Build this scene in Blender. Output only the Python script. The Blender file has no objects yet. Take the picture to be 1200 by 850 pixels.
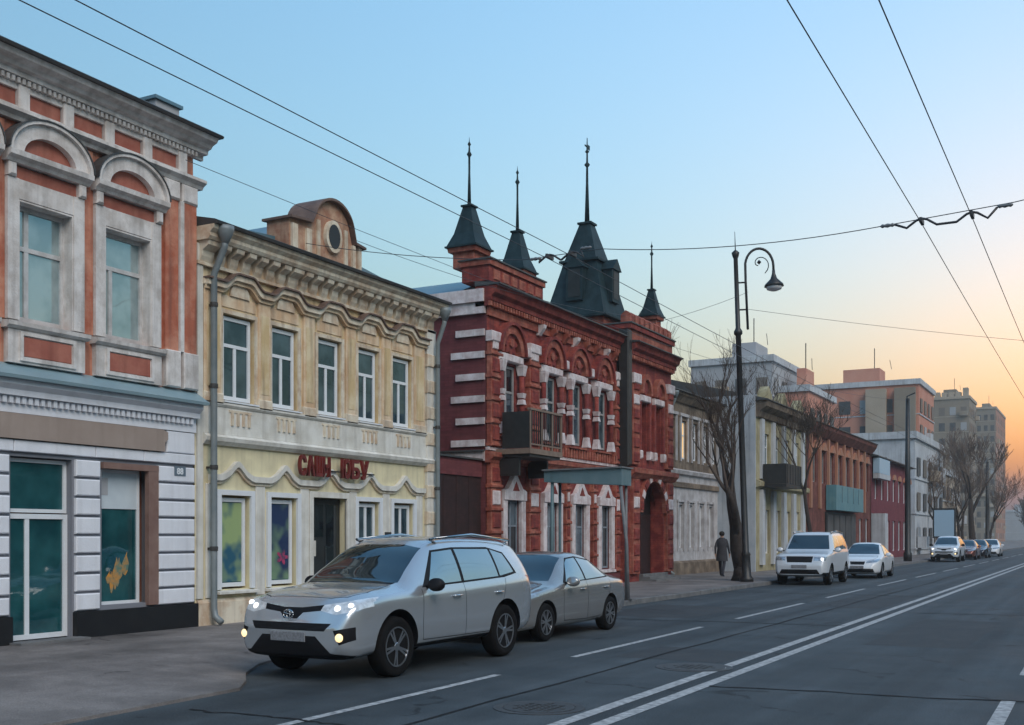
import bpy, bmesh, math, random
from mathutils import Vector, Matrix
from mathutils.bvhtree import BVHTree
R = math.radians
random.seed(7)
SC = bpy.context.scene
COL = SC.collection

# ------------------------------------------------------------------ camera
TH = R(28.2)
cd = bpy.data.cameras.new('camera')
cam = bpy.data.objects.new('camera', cd); COL.objects.link(cam)
cam.location = (0, 0, 1.72)
cam.rotation_euler = (R(90), 0, TH)
cd.sensor_width = 36.0
cd.lens = 39.0
cd.shift_y = 203 / 1200
cd.clip_start = 0.1
cd.clip_end = 3000
SC.camera = cam
# ------------------------------------------------------------------ sky, sun, exposure
SUN_AZ = R(4)       # to the right of the street's far end
SUN_EL = R(0.4)
w = bpy.data.worlds.new('World'); SC.world = w; w.use_nodes = True
nt = w.node_tree; bg = nt.nodes['Background']
sky = nt.nodes.new('ShaderNodeTexSky'); sky.sky_type = 'NISHITA'
sky.sun_disc = False
sky.sun_elevation = SUN_EL; sky.sun_rotation = SUN_AZ
sky.altitude = 100; sky.air_density = 1.6; sky.dust_density = 5.0; sky.ozone_density = 3.0
wb = nt.nodes.new('ShaderNodeMix'); wb.data_type = 'RGBA'; wb.blend_type = 'MULTIPLY'; wb.inputs[0].default_value = 1.0
wb.inputs[7].default_value = (.84, 1.0, .95, 1)      # white balance of the whole sky
gm = nt.nodes.new('ShaderNodeGamma'); gm.inputs[1].default_value = .83      # film response of the whole sky
nt.links.new(sky.outputs[0], gm.inputs[0]); nt.links.new(gm.outputs[0], wb.inputs[6]); nt.links.new(wb.outputs[2], bg.inputs[0]); bg.inputs[1].default_value = 0.15
# broad soft lamp added as facade fill, standing for twilight sky behind the camera
sl = bpy.data.lights.new('fill_sun', 'SUN'); sl.energy = 0.165; sl.angle = R(40); sl.color = (1.0, .90, .80)
so = bpy.data.objects.new('fill_sun', sl); COL.objects.link(so)
sd = Vector((.64, -.42, .66)).normalized()
so.rotation_euler = sd.to_track_quat('Z', 'Y').to_euler(); so.location = (0, 60, 40)
SC.view_settings.view_transform = 'Standard'; SC.view_settings.look = 'None'
SC.view_settings.exposure = 3.74; SC.view_settings.gamma = 1.0
SC.view_settings.use_curve_mapping = False

# ------------------------------------------------------------------ materials
MATS = {}
def mat(name, c, rough=.8, c2=None, sc=3.0, amt=.5, metal=0.0, bump=0.0, bsc=40.0, streak=0.0, spec=.5, grime=None, detail=6, em=None, ems=0, coat=0.0):
    m = bpy.data.materials.new(name); m.use_nodes = True
    n = m.node_tree.nodes; l = m.node_tree.links
    b = n['Principled BSDF']
    b.inputs['Roughness'].default_value = rough; b.inputs['Metallic'].default_value = metal
    b.inputs['Specular IOR Level'].default_value = spec
    b.inputs['Base Color'].default_value = (*c, 1)
    if coat: b.inputs['Coat Weight'].default_value = coat; b.inputs['Coat Roughness'].default_value = .04
    geo = n.new('ShaderNodeNewGeometry')
    out = None
    if c2 is not None:
        t = n.new('ShaderNodeTexNoise'); t.inputs['Scale'].default_value = sc; t.inputs['Detail'].default_value = detail; t.inputs['Roughness'].default_value = .62
        l.new(geo.outputs['Position'], t.inputs['Vector'])
        r = n.new('ShaderNodeMapRange'); r.inputs[1].default_value = .5-.22*(1.2-amt); r.inputs[2].default_value = .5+.22*(1.2-amt)+.05
        l.new(t.outputs[0], r.inputs[0])
        mx = n.new('ShaderNodeMix'); mx.data_type = 'RGBA'
        mx.inputs[6].default_value = (*c, 1); mx.inputs[7].default_value = (*c2, 1)
        l.new(r.outputs[0], mx.inputs[0]); out = mx.outputs[2]
    if streak > 0:
        mp = n.new('ShaderNodeMapping'); mp.inputs['Scale'].default_value = (5, 5, .35)
        l.new(geo.outputs['Position'], mp.inputs[0])
        t = n.new('ShaderNodeTexNoise'); t.inputs['Scale'].default_value = 1.3; t.inputs['Detail'].default_value = 7
        l.new(mp.outputs[0], t.inputs['Vector'])
        r = n.new('ShaderNodeMapRange'); r.inputs[1].default_value = .48; r.inputs[2].default_value = .75; r.inputs[4].default_value = streak
        l.new(t.outputs[0], r.inputs[0])
        mx = n.new('ShaderNodeMix'); mx.data_type = 'RGBA'
        g = grime or (c[0]*.35, c[1]*.33, c[2]*.3)
        mx.inputs[7].default_value = (*g, 1); mx.inputs[6].default_value = (*c, 1)
        if out: l.new(out, mx.inputs[6])
        l.new(r.outputs[0], mx.inputs[0]); out = mx.outputs[2]
    if out: l.new(out, b.inputs['Base Color'])
    if bump > 0:
        t = n.new('ShaderNodeTexNoise'); t.inputs['Scale'].default_value = bsc; t.inputs['Detail'].default_value = 5
        l.new(geo.outputs['Position'], t.inputs['Vector'])
        bp = n.new('ShaderNodeBump'); bp.inputs['Strength'].default_value = bump; bp.inputs['Distance'].default_value = .02
        l.new(t.outputs[0], bp.inputs['Height']); l.new(bp.outputs[0], b.inputs['Normal'])
    if em: b.inputs['Emission Color'].default_value = (*em, 1); b.inputs['Emission Strength'].default_value = ems
    MATS[name] = m; return m
def glass(name, c, c2, refl=.22, tint=(.9, .95, 1)):
    m = bpy.data.materials.new(name); m.use_nodes = True
    n = m.node_tree.nodes; l = m.node_tree.links
    for x in list(n):
        if x.type == 'BSDF_PRINCIPLED': n.remove(x)
    d = n.new('ShaderNodeBsdfDiffuse'); g = n.new('ShaderNodeBsdfGlossy'); g.inputs['Roughness'].default_value = .02; g.inputs['Color'].default_value = (*tint, 1)
    geo = n.new('ShaderNodeNewGeometry'); t = n.new('ShaderNodeTexNoise'); t.inputs['Scale'].default_value = 1.6; t.inputs['Detail'].default_value = 3
    l.new(geo.outputs['Position'], t.inputs['Vector'])
    r = n.new('ShaderNodeMapRange'); r.inputs[1].default_value = .38; r.inputs[2].default_value = .62; l.new(t.outputs[0], r.inputs[0])
    mx = n.new('ShaderNodeMix'); mx.data_type = 'RGBA'; mx.inputs[6].default_value = (*c, 1); mx.inputs[7].default_value = (*c2, 1); l.new(r.outputs[0], mx.inputs[0])
    l.new(mx.outputs[2], d.inputs[0])
    f = n.new('ShaderNodeFresnel'); f.inputs[0].default_value = 1.5
    a = n.new('ShaderNodeMath'); a.operation = 'ADD'; a.inputs[1].default_value = refl; a.use_clamp = True; l.new(f.outputs[0], a.inputs[0])
    t2 = n.new('ShaderNodeTexNoise'); t2.inputs['Scale'].default_value = 1.1; l.new(geo.outputs['Position'], t2.inputs['Vector'])
    bp = n.new('ShaderNodeBump'); bp.inputs['Strength'].default_value = .12; bp.inputs['Distance'].default_value = .05; l.new(t2.outputs[0], bp.inputs['Height']); l.new(bp.outputs[0], g.inputs['Normal'])
    ms = n.new('ShaderNodeMixShader'); l.new(a.outputs[0], ms.inputs[0]); l.new(d.outputs[0], ms.inputs[1]); l.new(g.outputs[0], ms.inputs[2])
    l.new(ms.outputs[0], n['Material Output'].inputs[0]); MATS[name] = m; return m

mat('ground', (.10, .095, .085), .95, (.14, .13, .11), .4)
mat('asphalt', (.040, .052, .060), .8, (.060, .073, .082), 1.1, .4, bump=.5, bsc=150, spec=.35)
mat('asphalt_patch', (.036, .043, .049), .85, (.05, .054, .058), 2, .4, bump=.5, bsc=140, spec=.35)
mat('sidewalk', (.13, .117, .111), .9, (.195, .178, .168), .9, .3, bump=.35, bsc=90)
mat('kerb', (.11, .115, .12), .9, (.19, .19, .19), 3, .6, bump=.4, bsc=60)
mat('paint', (.52, .53, .53), .7, (.14, .145, .15), 11, .45, bump=.2, bsc=120, detail=9)
mat('tar', (.014, .015, .017), .9, (.028, .03, .033), 6, spec=.15)
mat('iron', (.05, .05, .052), .55, (.085, .08, .075), 9, .4, metal=.5)
mat('b1_red', (.42, .125, .07), .9, (.58, .27, .18), 1.9, .8, bump=.35, bsc=22, streak=.75, grime=(.12, .06, .05))
mat('b1_red_panel', (.33, .10, .07), .9, (.44, .17, .12), 3, .5, bump=.2, streak=.4)
mat('b1_white', (.72, .69, .67), .85, (.50, .46, .43), 3.2, .75, bump=.3, bsc=28, streak=.6, grime=(.24, .22, .21))
mat('b1_block', (.76, .78, .83), .8, (.66, .68, .73), 2.2, .5, bump=.18, bsc=35, streak=.2)
mat('b1_joint', (.20, .21, .24), .9)
mat('b1_plinth', (.006, .006, .008), .45, (.012, .012, .013), 3, .5)
mat('metal_ledge', (.25, .37, .42), .5, (.33, .45, .49), 1.2, .5, metal=.35)
mat('roof_dark', (.055, .06, .065), .6, (.11, .105, .1), 1.3, .5, metal=.3)
mat('roof_teal', (.10, .21, .27), .45, (.2, .27, .3), 1.2, .4, metal=.4)
mat('tan_board', (.30, .235, .20), .75, (.36, .29, .25), 2.0, .4, streak=.25)
mat('brown_frame', (.18, .10, .08), .6, (.25, .16, .13), 4, .4)
mat('blue_frame', (.24, .28, .32), .7, (.14, .16, .19), 5, .4)
mat('wood_frame', (.34, .33, .33), .7, (.2, .2, .2), 5, .3)
mat('white_frame', (.58, .58, .58), .6, (.40, .39, .38), 5, .6)
mat('white_plastic', (.74, .77, .80), .4, (.66, .69, .72), 4, .4)
mat('b2_wall', (.58, .43, .23), .9, (.72, .60, .40), 1.8, .8, bump=.3, bsc=24, streak=.75, grime=(.20, .13, .09))
mat('b2_trim', (.72, .65, .52), .85, (.52, .38, .26), 3.0, .75, bump=.25, streak=.6, grime=(.24, .19, .15))
mat('b2_peach', (.60, .41, .25), .9, (.74, .61, .44), 2.8, .75, bump=.25, streak=.6, grime=(.25, .16, .11))
mat('b2_pale', (.72, .71, .66), .85, (.56, .54, .48), 2.2, .7, bump=.2, streak=.5, grime=(.32, .30, .27))
mat('b2_cream', (.74, .67, .44), .85, (.60, .54, .36), 1.9, .7, bump=.2, streak=.5, grime=(.36, .32, .22))
mat('b2_dark', (.10, .065, .055), .7, (.2, .13, .1), 4, .4)
mat('b2_dormer', (.36, .18, .115), .9, (.52, .34, .23), 3.5, .8, bump=.3, streak=.5)
mat('sign_red', (.10, .008, .007), .45, (.17, .02, .015), 9)
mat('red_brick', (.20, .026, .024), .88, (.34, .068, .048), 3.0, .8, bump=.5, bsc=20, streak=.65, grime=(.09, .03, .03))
mat('red_side', (.135, .028, .036), .9, (.19, .05, .052), 1.2, .5, bump=.2, streak=.3)  # darker than the front brick, the side wall's shade put into the colour
mat('red_orange', (.31, .068, .044), .88, (.47, .17, .115), 3.5, .8, bump=.4, streak=.6, grime=(.14, .05, .04))
mat('red_white', (.70, .65, .66), .85, (.48, .38, .38), 4, .7, bump=.25, streak=.45)
mat('spire', (.006, .021, .027), .6, (.018, .042, .050), 3.0, .7, spec=.3, streak=.4)
mat('dark_metal', (.016, .017, .018), .5, (.03, .03, .03), 4)
mat('rail_brown', (.17, .12, .09), .7, (.24, .18, .14), 5)
mat('teal_fascia', (.09, .165, .19), .55, (.14, .21, .235), 2.5, .4, streak=.3)
mat('grey_post', (.17, .18, .19), .6, (.11, .11, .12), 5)
mat('pipe', (.17, .205, .22), .55, (.26, .29, .3), 3, .4, metal=.3)
mat('b4_brown', (.11, .082, .06), .9, (.24, .185, .135), 1.6, .8, bump=.2, streak=.6)
mat('b4_white', (.50, .49, .50), .9, (.33, .31, .31), 2.0, .8, bump=.2, streak=.45)
mat('b5_wall', (.30, .26, .15), .9, (.42, .38, .25), 1.6, .8, streak=.7)
mat('b5_fire', (.33, .37, .41), .9, (.43, .46, .49), 1.0, .8, streak=.5)
mat('b6_wall', (.155, .042, .032), .9, (.25, .085, .062), 1.6, .8, streak=.7)
mat('b7_wall', (.17, .028, .045), .9, (.22, .05, .06), 1.2, .5, streak=.3)
mat('far_white', (.52, .55, .58), .9, (.40, .42, .45), .8, .7, streak=.5)
mat('far_grey', (.34, .35, .37), .9, (.4, .41, .43), .5, .5)
mat('far_pink', (.50, .21, .15), .9, (.56, .28, .2), .4, .5)
mat('far_beige', (.36, .30, .23), .9, (.42, .36, .29), .4, .5)
mat('far_olive', (.22, .185, .145), .9, (.28, .24, .19), .2, .5)
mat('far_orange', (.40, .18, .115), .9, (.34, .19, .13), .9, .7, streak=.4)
mat('turq_sign', (.09, .23, .275), .5, (.14, .28, .31), 2, .6, streak=.3)
mat('blue_sign', (.35, .50, .62), .5)
mat('bark', (.028, .021, .018), .95, (.055, .042, .035), 8, .5, bump=.6, bsc=25)
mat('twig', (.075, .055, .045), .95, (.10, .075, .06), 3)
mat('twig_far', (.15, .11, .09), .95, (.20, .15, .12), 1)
mat('far_blind', (.34, .35, .36), .7); mat('far_curtain', (.16, .14, .12), .7)
mat('far_window', (.05, .055, .06), .5, (.10, .10, .10), .7, .8)
mat('post_black', (.012, .013, .014), .45, (.025, .025, .026), 6)
mat('lamp_white', (.7, .7, .72), .3)
mat('wire', (.045, .045, .05), .5)
mat('insulator', (.16, .17, .18), .4)
mat('tyre', (.006, .006, .007), .9, (.010, .010, .010), 10, spec=.15)
mat('rim', (.42, .43, .45), .3, metal=.9)
mat('black_plastic', (.006, .006, .008), .6, spec=.25)
mat('chrome', (.6, .62, .64), .15, metal=1)
mat('plate', (.26, .27, .29), .5, (.12, .12, .13), 30)
mat('headlamp_on', (.8, .85, .9), .15, em=(1, .97, .93), ems=.11)
mat('fog_on', (.8, .6, .3), .2, em=(1, .72, .38), ems=.10)
mat('headlamp', (.5, .55, .6), .1, (.2, .22, .25), 14, .6, metal=.5, coat=.8)
mat('headlamp_glow', (.6, .65, .7), .1, (.3, .33, .36), 14, .6, metal=.3, coat=.8, em=(.9, .96, 1), ems=.010)
mat('tail_red', (.25, .01, .01), .2, coat=.5)
mat('skin', (.42, .24, .17), .6)
mat('coat', (.03, .03, .036), .9, (.05, .05, .058), 8)
mat('trouser', (.028, .03, .042), .9)
mat('hair', (.012, .009, .007), .8)
mat('warm_lit', (.8, .5, .2), .6, em=(1, .62, .28), ems=.045)
mat('curtain', (.35, .36, .34), .9, (.25, .26, .25), 6)
mat('blind_white', (.55, .62, .66), .8, (.48, .55, .6), 3)
mat('poster_teal', (.02, .11, .13), .5, (.05, .20, .20), 2.5, .5)
mat('poster_yellow', (.60, .26, .04), .6, (.10, .20, .16), 5, .9)
mat('poster_green', (.30, .40, .18), .5, (.02, .10, .16), 1.7, .9, detail=2)
mat('poster_blue', (.012, .03, .09), .5, (.16, .26, .16), 1.5, .9, detail=2)
mat('poster_pink', (.42, .04, .12), .6, (.05, .05, .10), 8, .9)
mat('door_dark', (.008, .009, .010), .5, (.022, .026, .026), 3)
mat('number_plate_blue', (.12, .16, .2), .5)
mat('shade_red', (.026, .009, .009), .8, (.045, .015, .014), 4, .5, streak=.4)  # shade of the gap and the archway put into this dark red
glass('glass_up', (.17, .215, .22), (.33, .39, .39), .20, (.66, .92, 1.0))
glass('glass_b2', (.014, .026, .034), (.06, .09, .105), .02, (.62, .88, 1))
glass('glass_red', (.03, .05, .07), (.09, .13, .16), .12, (.8, .92, 1))
glass('glass_dark', (.006, .010, .013), (.02, .025, .03), .06)
glass('glass_shop', (.006, .05, .06), (.02, .10, .11), .05)
glass('glass_car', (.006, .010, .014), (.02, .028, .032), .10, (.8, .95, 1))
glass('glass_carside', (.02, .03, .035), (.05, .06, .06), .34, (.85, .97, 1))
def carpaint(name, c, metal=.65, rough=.22):
    m = mat(name, c, rough, metal=metal, coat=.8); return m
carpaint('paint_silver', (.52, .56, .595)); carpaint('paint_greysilver', (.37, .37, .365))
carpaint('paint_white', (.66, .69, .72), 0, .35); carpaint('paint_pearl', (.58, .62, .66), .1, .35)
carpaint('paint_dark', (.03, .035, .05)); carpaint('paint_maroon', (.22, .08, .06))

def brickwork(name, amt=.35, dark=.55):
    m = MATS[name]; n = m.node_tree.nodes; l = m.node_tree.links; b = n['Principled BSDF']
    geo = n.new('ShaderNodeNewGeometry'); sx = n.new('ShaderNodeSeparateXYZ'); l.new(geo.outputs['Position'], sx.inputs[0])
    ad = n.new('ShaderNodeMath'); l.new(sx.outputs[0], ad.inputs[0]); l.new(sx.outputs[1], ad.inputs[1])
    cx = n.new('ShaderNodeCombineXYZ'); l.new(ad.outputs[0], cx.inputs[0]); l.new(sx.outputs[2], cx.inputs[1])
    t = n.new('ShaderNodeTexBrick'); t.inputs['Scale'].default_value = 1.0; t.inputs['Brick Width'].default_value = .26; t.inputs['Row Height'].default_value = .077; t.inputs['Mortar Size'].default_value = .008
    t.inputs['Color1'].default_value = (1, 1, 1, 1); t.inputs['Color2'].default_value = (dark, dark, dark, 1); t.inputs['Mortar'].default_value = (.62, .6, .6, 1)
    l.new(cx.outputs[0], t.inputs['Vector'])
    mx = n.new('ShaderNodeMix'); mx.data_type = 'RGBA'; mx.blend_type = 'MULTIPLY'; mx.inputs[0].default_value = amt
    src = b.inputs['Base Color'].links[0].from_socket; l.new(src, mx.inputs[6]); l.new(t.outputs[0], mx.inputs[7]); l.new(mx.outputs[2], b.inputs['Base Color'])
for q in ('red_brick', 'red_orange', 'red_side', 'b6_wall', 'b7_wall', 'shade_red'): brickwork(q, .7)
def weather_ground(name, tracks, crack, speck=.5):
    m = MATS[name]; n = m.node_tree.nodes; l = m.node_tree.links; b = n['Principled BSDF']; src = b.inputs['Base Color'].links[0].from_socket
    geo = n.new('ShaderNodeNewGeometry')
    def mul(src, fac_sock, lo, hi, a, c):
        r = n.new('ShaderNodeMapRange'); r.inputs[1].default_value = lo; r.inputs[2].default_value = hi; r.inputs[3].default_value = a; r.inputs[4].default_value = c; l.new(fac_sock, r.inputs[0])
        v = n.new('ShaderNodeVectorMath'); v.operation = 'SCALE'; l.new(src, v.inputs[0]); l.new(r.outputs[0], v.inputs['Scale']); return v.outputs[0]
    mp = n.new('ShaderNodeMapping'); mp.inputs['Scale'].default_value = (1.6, .03, 1); l.new(geo.outputs['Position'], mp.inputs[0])
    t = n.new('ShaderNodeTexNoise'); t.inputs['Scale'].default_value = 1; t.inputs['Detail'].default_value = 4; l.new(mp.outputs[0], t.inputs['Vector'])
    src = mul(src, t.outputs[0], .35, .65, 1-tracks, 1+tracks)
    t = n.new('ShaderNodeTexNoise'); t.inputs['Scale'].default_value = .45; t.inputs['Detail'].default_value = 6; t.inputs['Roughness'].default_value = .7; l.new(geo.outputs['Position'], t.inputs['Vector'])
    src = mul(src, t.outputs[0], .36, .62, .66, 1.28); stain = t.outputs[0]
    t = n.new('ShaderNodeTexNoise'); t.inputs['Scale'].default_value = 70; t.inputs['Detail'].default_value = 2; l.new(geo.outputs['Position'], t.inputs['Vector'])
    src = mul(src, t.outputs[0], .3, .7, 1-speck, 1+speck)
    dn = n.new('ShaderNodeTexNoise'); dn.inputs['Scale'].default_value = 1.2; dn.inputs['Detail'].default_value = 5; l.new(geo.outputs['Position'], dn.inputs['Vector'])
    dv = n.new('ShaderNodeVectorMath'); dv.operation = 'MULTIPLY_ADD'; l.new(dn.outputs[1], dv.inputs[0]); dv.inputs[1].default_value = (1.3, 1.3, 0); l.new(geo.outputs['Position'], dv.inputs[2])
    vo = n.new('ShaderNodeTexVoronoi'); vo.feature = 'DISTANCE_TO_EDGE'; vo.inputs['Scale'].default_value = .3; l.new(dv.outputs[0], vo.inputs['Vector'])
    cm = n.new('ShaderNodeMath'); cm.operation = 'ADD'; l.new(vo.outputs[0], cm.inputs[0])
    mr = n.new('ShaderNodeMapRange'); mr.inputs[1].default_value = .45; mr.inputs[2].default_value = .55; mr.inputs[4].default_value = .05; l.new(stain, mr.inputs[0]); l.new(mr.outputs[0], cm.inputs[1])
    src = mul(src, cm.outputs[0], .003, .016, crack, 1.0)
    l.new(src, b.inputs['Base Color'])
    rr = n.new('ShaderNodeMapRange'); rr.inputs[1].default_value = .35; rr.inputs[2].default_value = .65; rr.inputs[3].default_value = .62; rr.inputs[4].default_value = .9; l.new(stain, rr.inputs[0]); l.new(rr.outputs[0], b.inputs['Roughness'])
weather_ground('asphalt', .28, .35); weather_ground('asphalt_patch', .05, .6); weather_ground('sidewalk', .06, .5, .3)

# ------------------------------------------------------------------ mesh helpers
class MB:
    def __init__(s): s.v = []; s.f = []
    def box(s, x0, x1, y0, y1, z0, z1):
        b = len(s.v)
        s.v += [(x0,y0,z0),(x1,y0,z0),(x1,y1,z0),(x0,y1,z0),(x0,y0,z1),(x1,y0,z1),(x1,y1,z1),(x0,y1,z1)]
        s.f += [tuple(b+i for i in q) for q in ((3,2,1,0),(4,5,6,7),(0,1,5,4),(1,2,6,5),(2,3,7,6),(3,0,4,7))]; return s
    def ringbox(s, x0, x1, y0, y1, z0, z1, c):      # block with its front (+x) edges chamfered
        b = len(s.v)
        s.v += [(x0,y0,z0),(x0,y1,z0),(x0,y1,z1),(x0,y0,z1),(x1-c,y0,z0),(x1-c,y1,z0),(x1-c,y1,z1),(x1-c,y0,z1),(x1,y0+c,z0+c),(x1,y1-c,z0+c),(x1,y1-c,z1-c),(x1,y0+c,z1-c)]
        for k in (0, 4):
            for i in range(4):
                j = (i+1) % 4; s.f.append((b+k+i, b+k+j, b+k+4+j, b+k+4+i))
        s.f += [(b+8,b+9,b+10,b+11),(b+3,b+2,b+1,b)]; return s
    def prism(s, pts, fn, a0, a1):                  # 2d outline pts, fn(p, q, a) -> xyz
        b = len(s.v); n = len(pts)
        s.v += [fn(p, q, a0) for p, q in pts] + [fn(p, q, a1) for p, q in pts]
        for i in range(n):
            j = (i+1) % n; s.f.append((b+i, b+j, b+n+j, b+n+i))
        s.f += [tuple(b+i for i in reversed(range(n))), tuple(b+n+i for i in range(n))]; return s
    def tube(s, pts, r, n=6, caps=True):
        pts = [Vector(p) for p in pts]; rs = r if isinstance(r, (list, tuple)) else [r]*len(pts)
        b = len(s.v); prev = None
        for i, p in enumerate(pts):
            d = (pts[min(i+1, len(pts)-1)] - pts[max(i-1, 0)]).normalized()
            if prev is None:
                a = Vector((0, 0, 1)) if abs(d.z) < .9 else Vector((1, 0, 0))
                u = d.cross(a).normalized()
            else:
                u = (prev - d*prev.dot(d))
                u = u.normalized() if u.length > 1e-6 else d.orthogonal().normalized()
            prev = u; v = d.cross(u)
            for k in range(n):
                t = 2*math.pi*k/n; q = p + (u*math.cos(t) + v*math.sin(t))*rs[i]; s.v.append(tuple(q))
        for i in range(len(pts)-1):
            for k in range(n):
                k2 = (k+1) % n; s.f.append((b+i*n+k, b+i*n+k2, b+(i+1)*n+k2, b+(i+1)*n+k))
        if caps:
            s.f.append(tuple(b+k for k in reversed(range(n)))); e = b+(len(pts)-1)*n; s.f.append(tuple(e+k for k in range(n)))
        return s
    def lathe(s, prof, c=(0, 0, 0), n=12, axis='z'):   # prof: (r, h)
        b = len(s.v)
        for r, h in prof:
            for k in range(n):
                t = 2*math.pi*k/n; a, d = r*math.cos(t), r*math.sin(t)
                s.v.append((c[0]+a, c[1]+d, c[2]+h) if axis == 'z' else (c[0]+a, c[1]+h, c[2]+d) if axis == 'y' else (c[0]+h, c[1]+a, c[2]+d))
        for i in range(len(prof)-1):
            for k in range(n):
                k2 = (k+1) % n; s.f.append((b+i*n+k, b+i*n+k2, b+(i+1)*n+k2, b+(i+1)*n+k))
        s.f.append(tuple(b+k for k in reversed(range(n)))); e = b+(len(prof)-1)*n; s.f.append(tuple(e+k for k in range(n))); return s
    def frustum(s, cx, cy, z0, z1, h0, h1):            # square, half sizes h0, h1
        b = len(s.v)
        for z, h in ((z0, h0), (z1, h1)): s.v += [(cx-h,cy-h,z),(cx+h,cy-h,z),(cx+h,cy+h,z),(cx-h,cy+h,z)]
        for i in range(4):
            j = (i+1) % 4; s.f.append((b+i, b+j, b+4+j, b+4+i))
        s.f += [(b+3,b+2,b+1,b),(b+4,b+5,b+6,b+7)]; return s
    def build(s, name, m, parent=None, smooth=False, fix=True):
        me = bpy.data.meshes.new(name); me.from_pydata(s.v, [], s.f); me.update()
        if fix:
            bm = bmesh.new(); bm.from_mesh(me); bmesh.ops.recalc_face_normals(bm, faces=bm.faces); bm.to_mesh(me); bm.free()
        return mk(name, me, m, parent, smooth)
def mk(name, me, m, parent=None, smooth=False):
    me.materials.append(MATS[m] if isinstance(m, str) else m)
    if smooth: me.polygons.foreach_set('use_smooth', [True]*len(me.polygons))
    o = bpy.data.objects.new(name, me); COL.objects.link(o)
    if parent: o.parent = parent
    return o
def tag(o, label=None, cat=None, group=None, kind=None):
    if label: o['label'] = label
    if cat: o['category'] = cat
    if group: o['group'] = group
    if kind: o['kind'] = kind
    return o
def empty(name, loc, label=None, cat=None, group=None, rz=0):
    o = bpy.data.objects.new(name, None); COL.objects.link(o); o.location = loc; o.rotation_euler.z = rz
    o.empty_display_size = .3
    return tag(o, label, cat, group)
def copy_tree(o, parent=None):
    c = o.copy(); COL.objects.link(c); c.parent = parent
    for ch in o.children: copy_tree(ch, c)
    return c
def arc(cu, cz, ru, rz, a0, a1, n=12):
    return [(cu+ru*math.cos(R(a0+(a1-a0)*i/n)), cz+rz*math.sin(R(a0+(a1-a0)*i/n))) for i in range(n+1)]
def text_mesh(s, size, depth):
    c = bpy.data.curves.new('txt', 'FONT'); c.body = s; c.size = size; c.extrude = depth; c.offset = size*.032; c.resolution_u = 3
    o = bpy.data.objects.new('txt', c); COL.objects.link(o)
    dg = bpy.context.evaluated_depsgraph_get(); me = bpy.data.meshes.new_from_object(o.evaluated_get(dg))
    bpy.data.objects.remove(o); bpy.data.curves.remove(c); me.materials.clear(); return me

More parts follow.
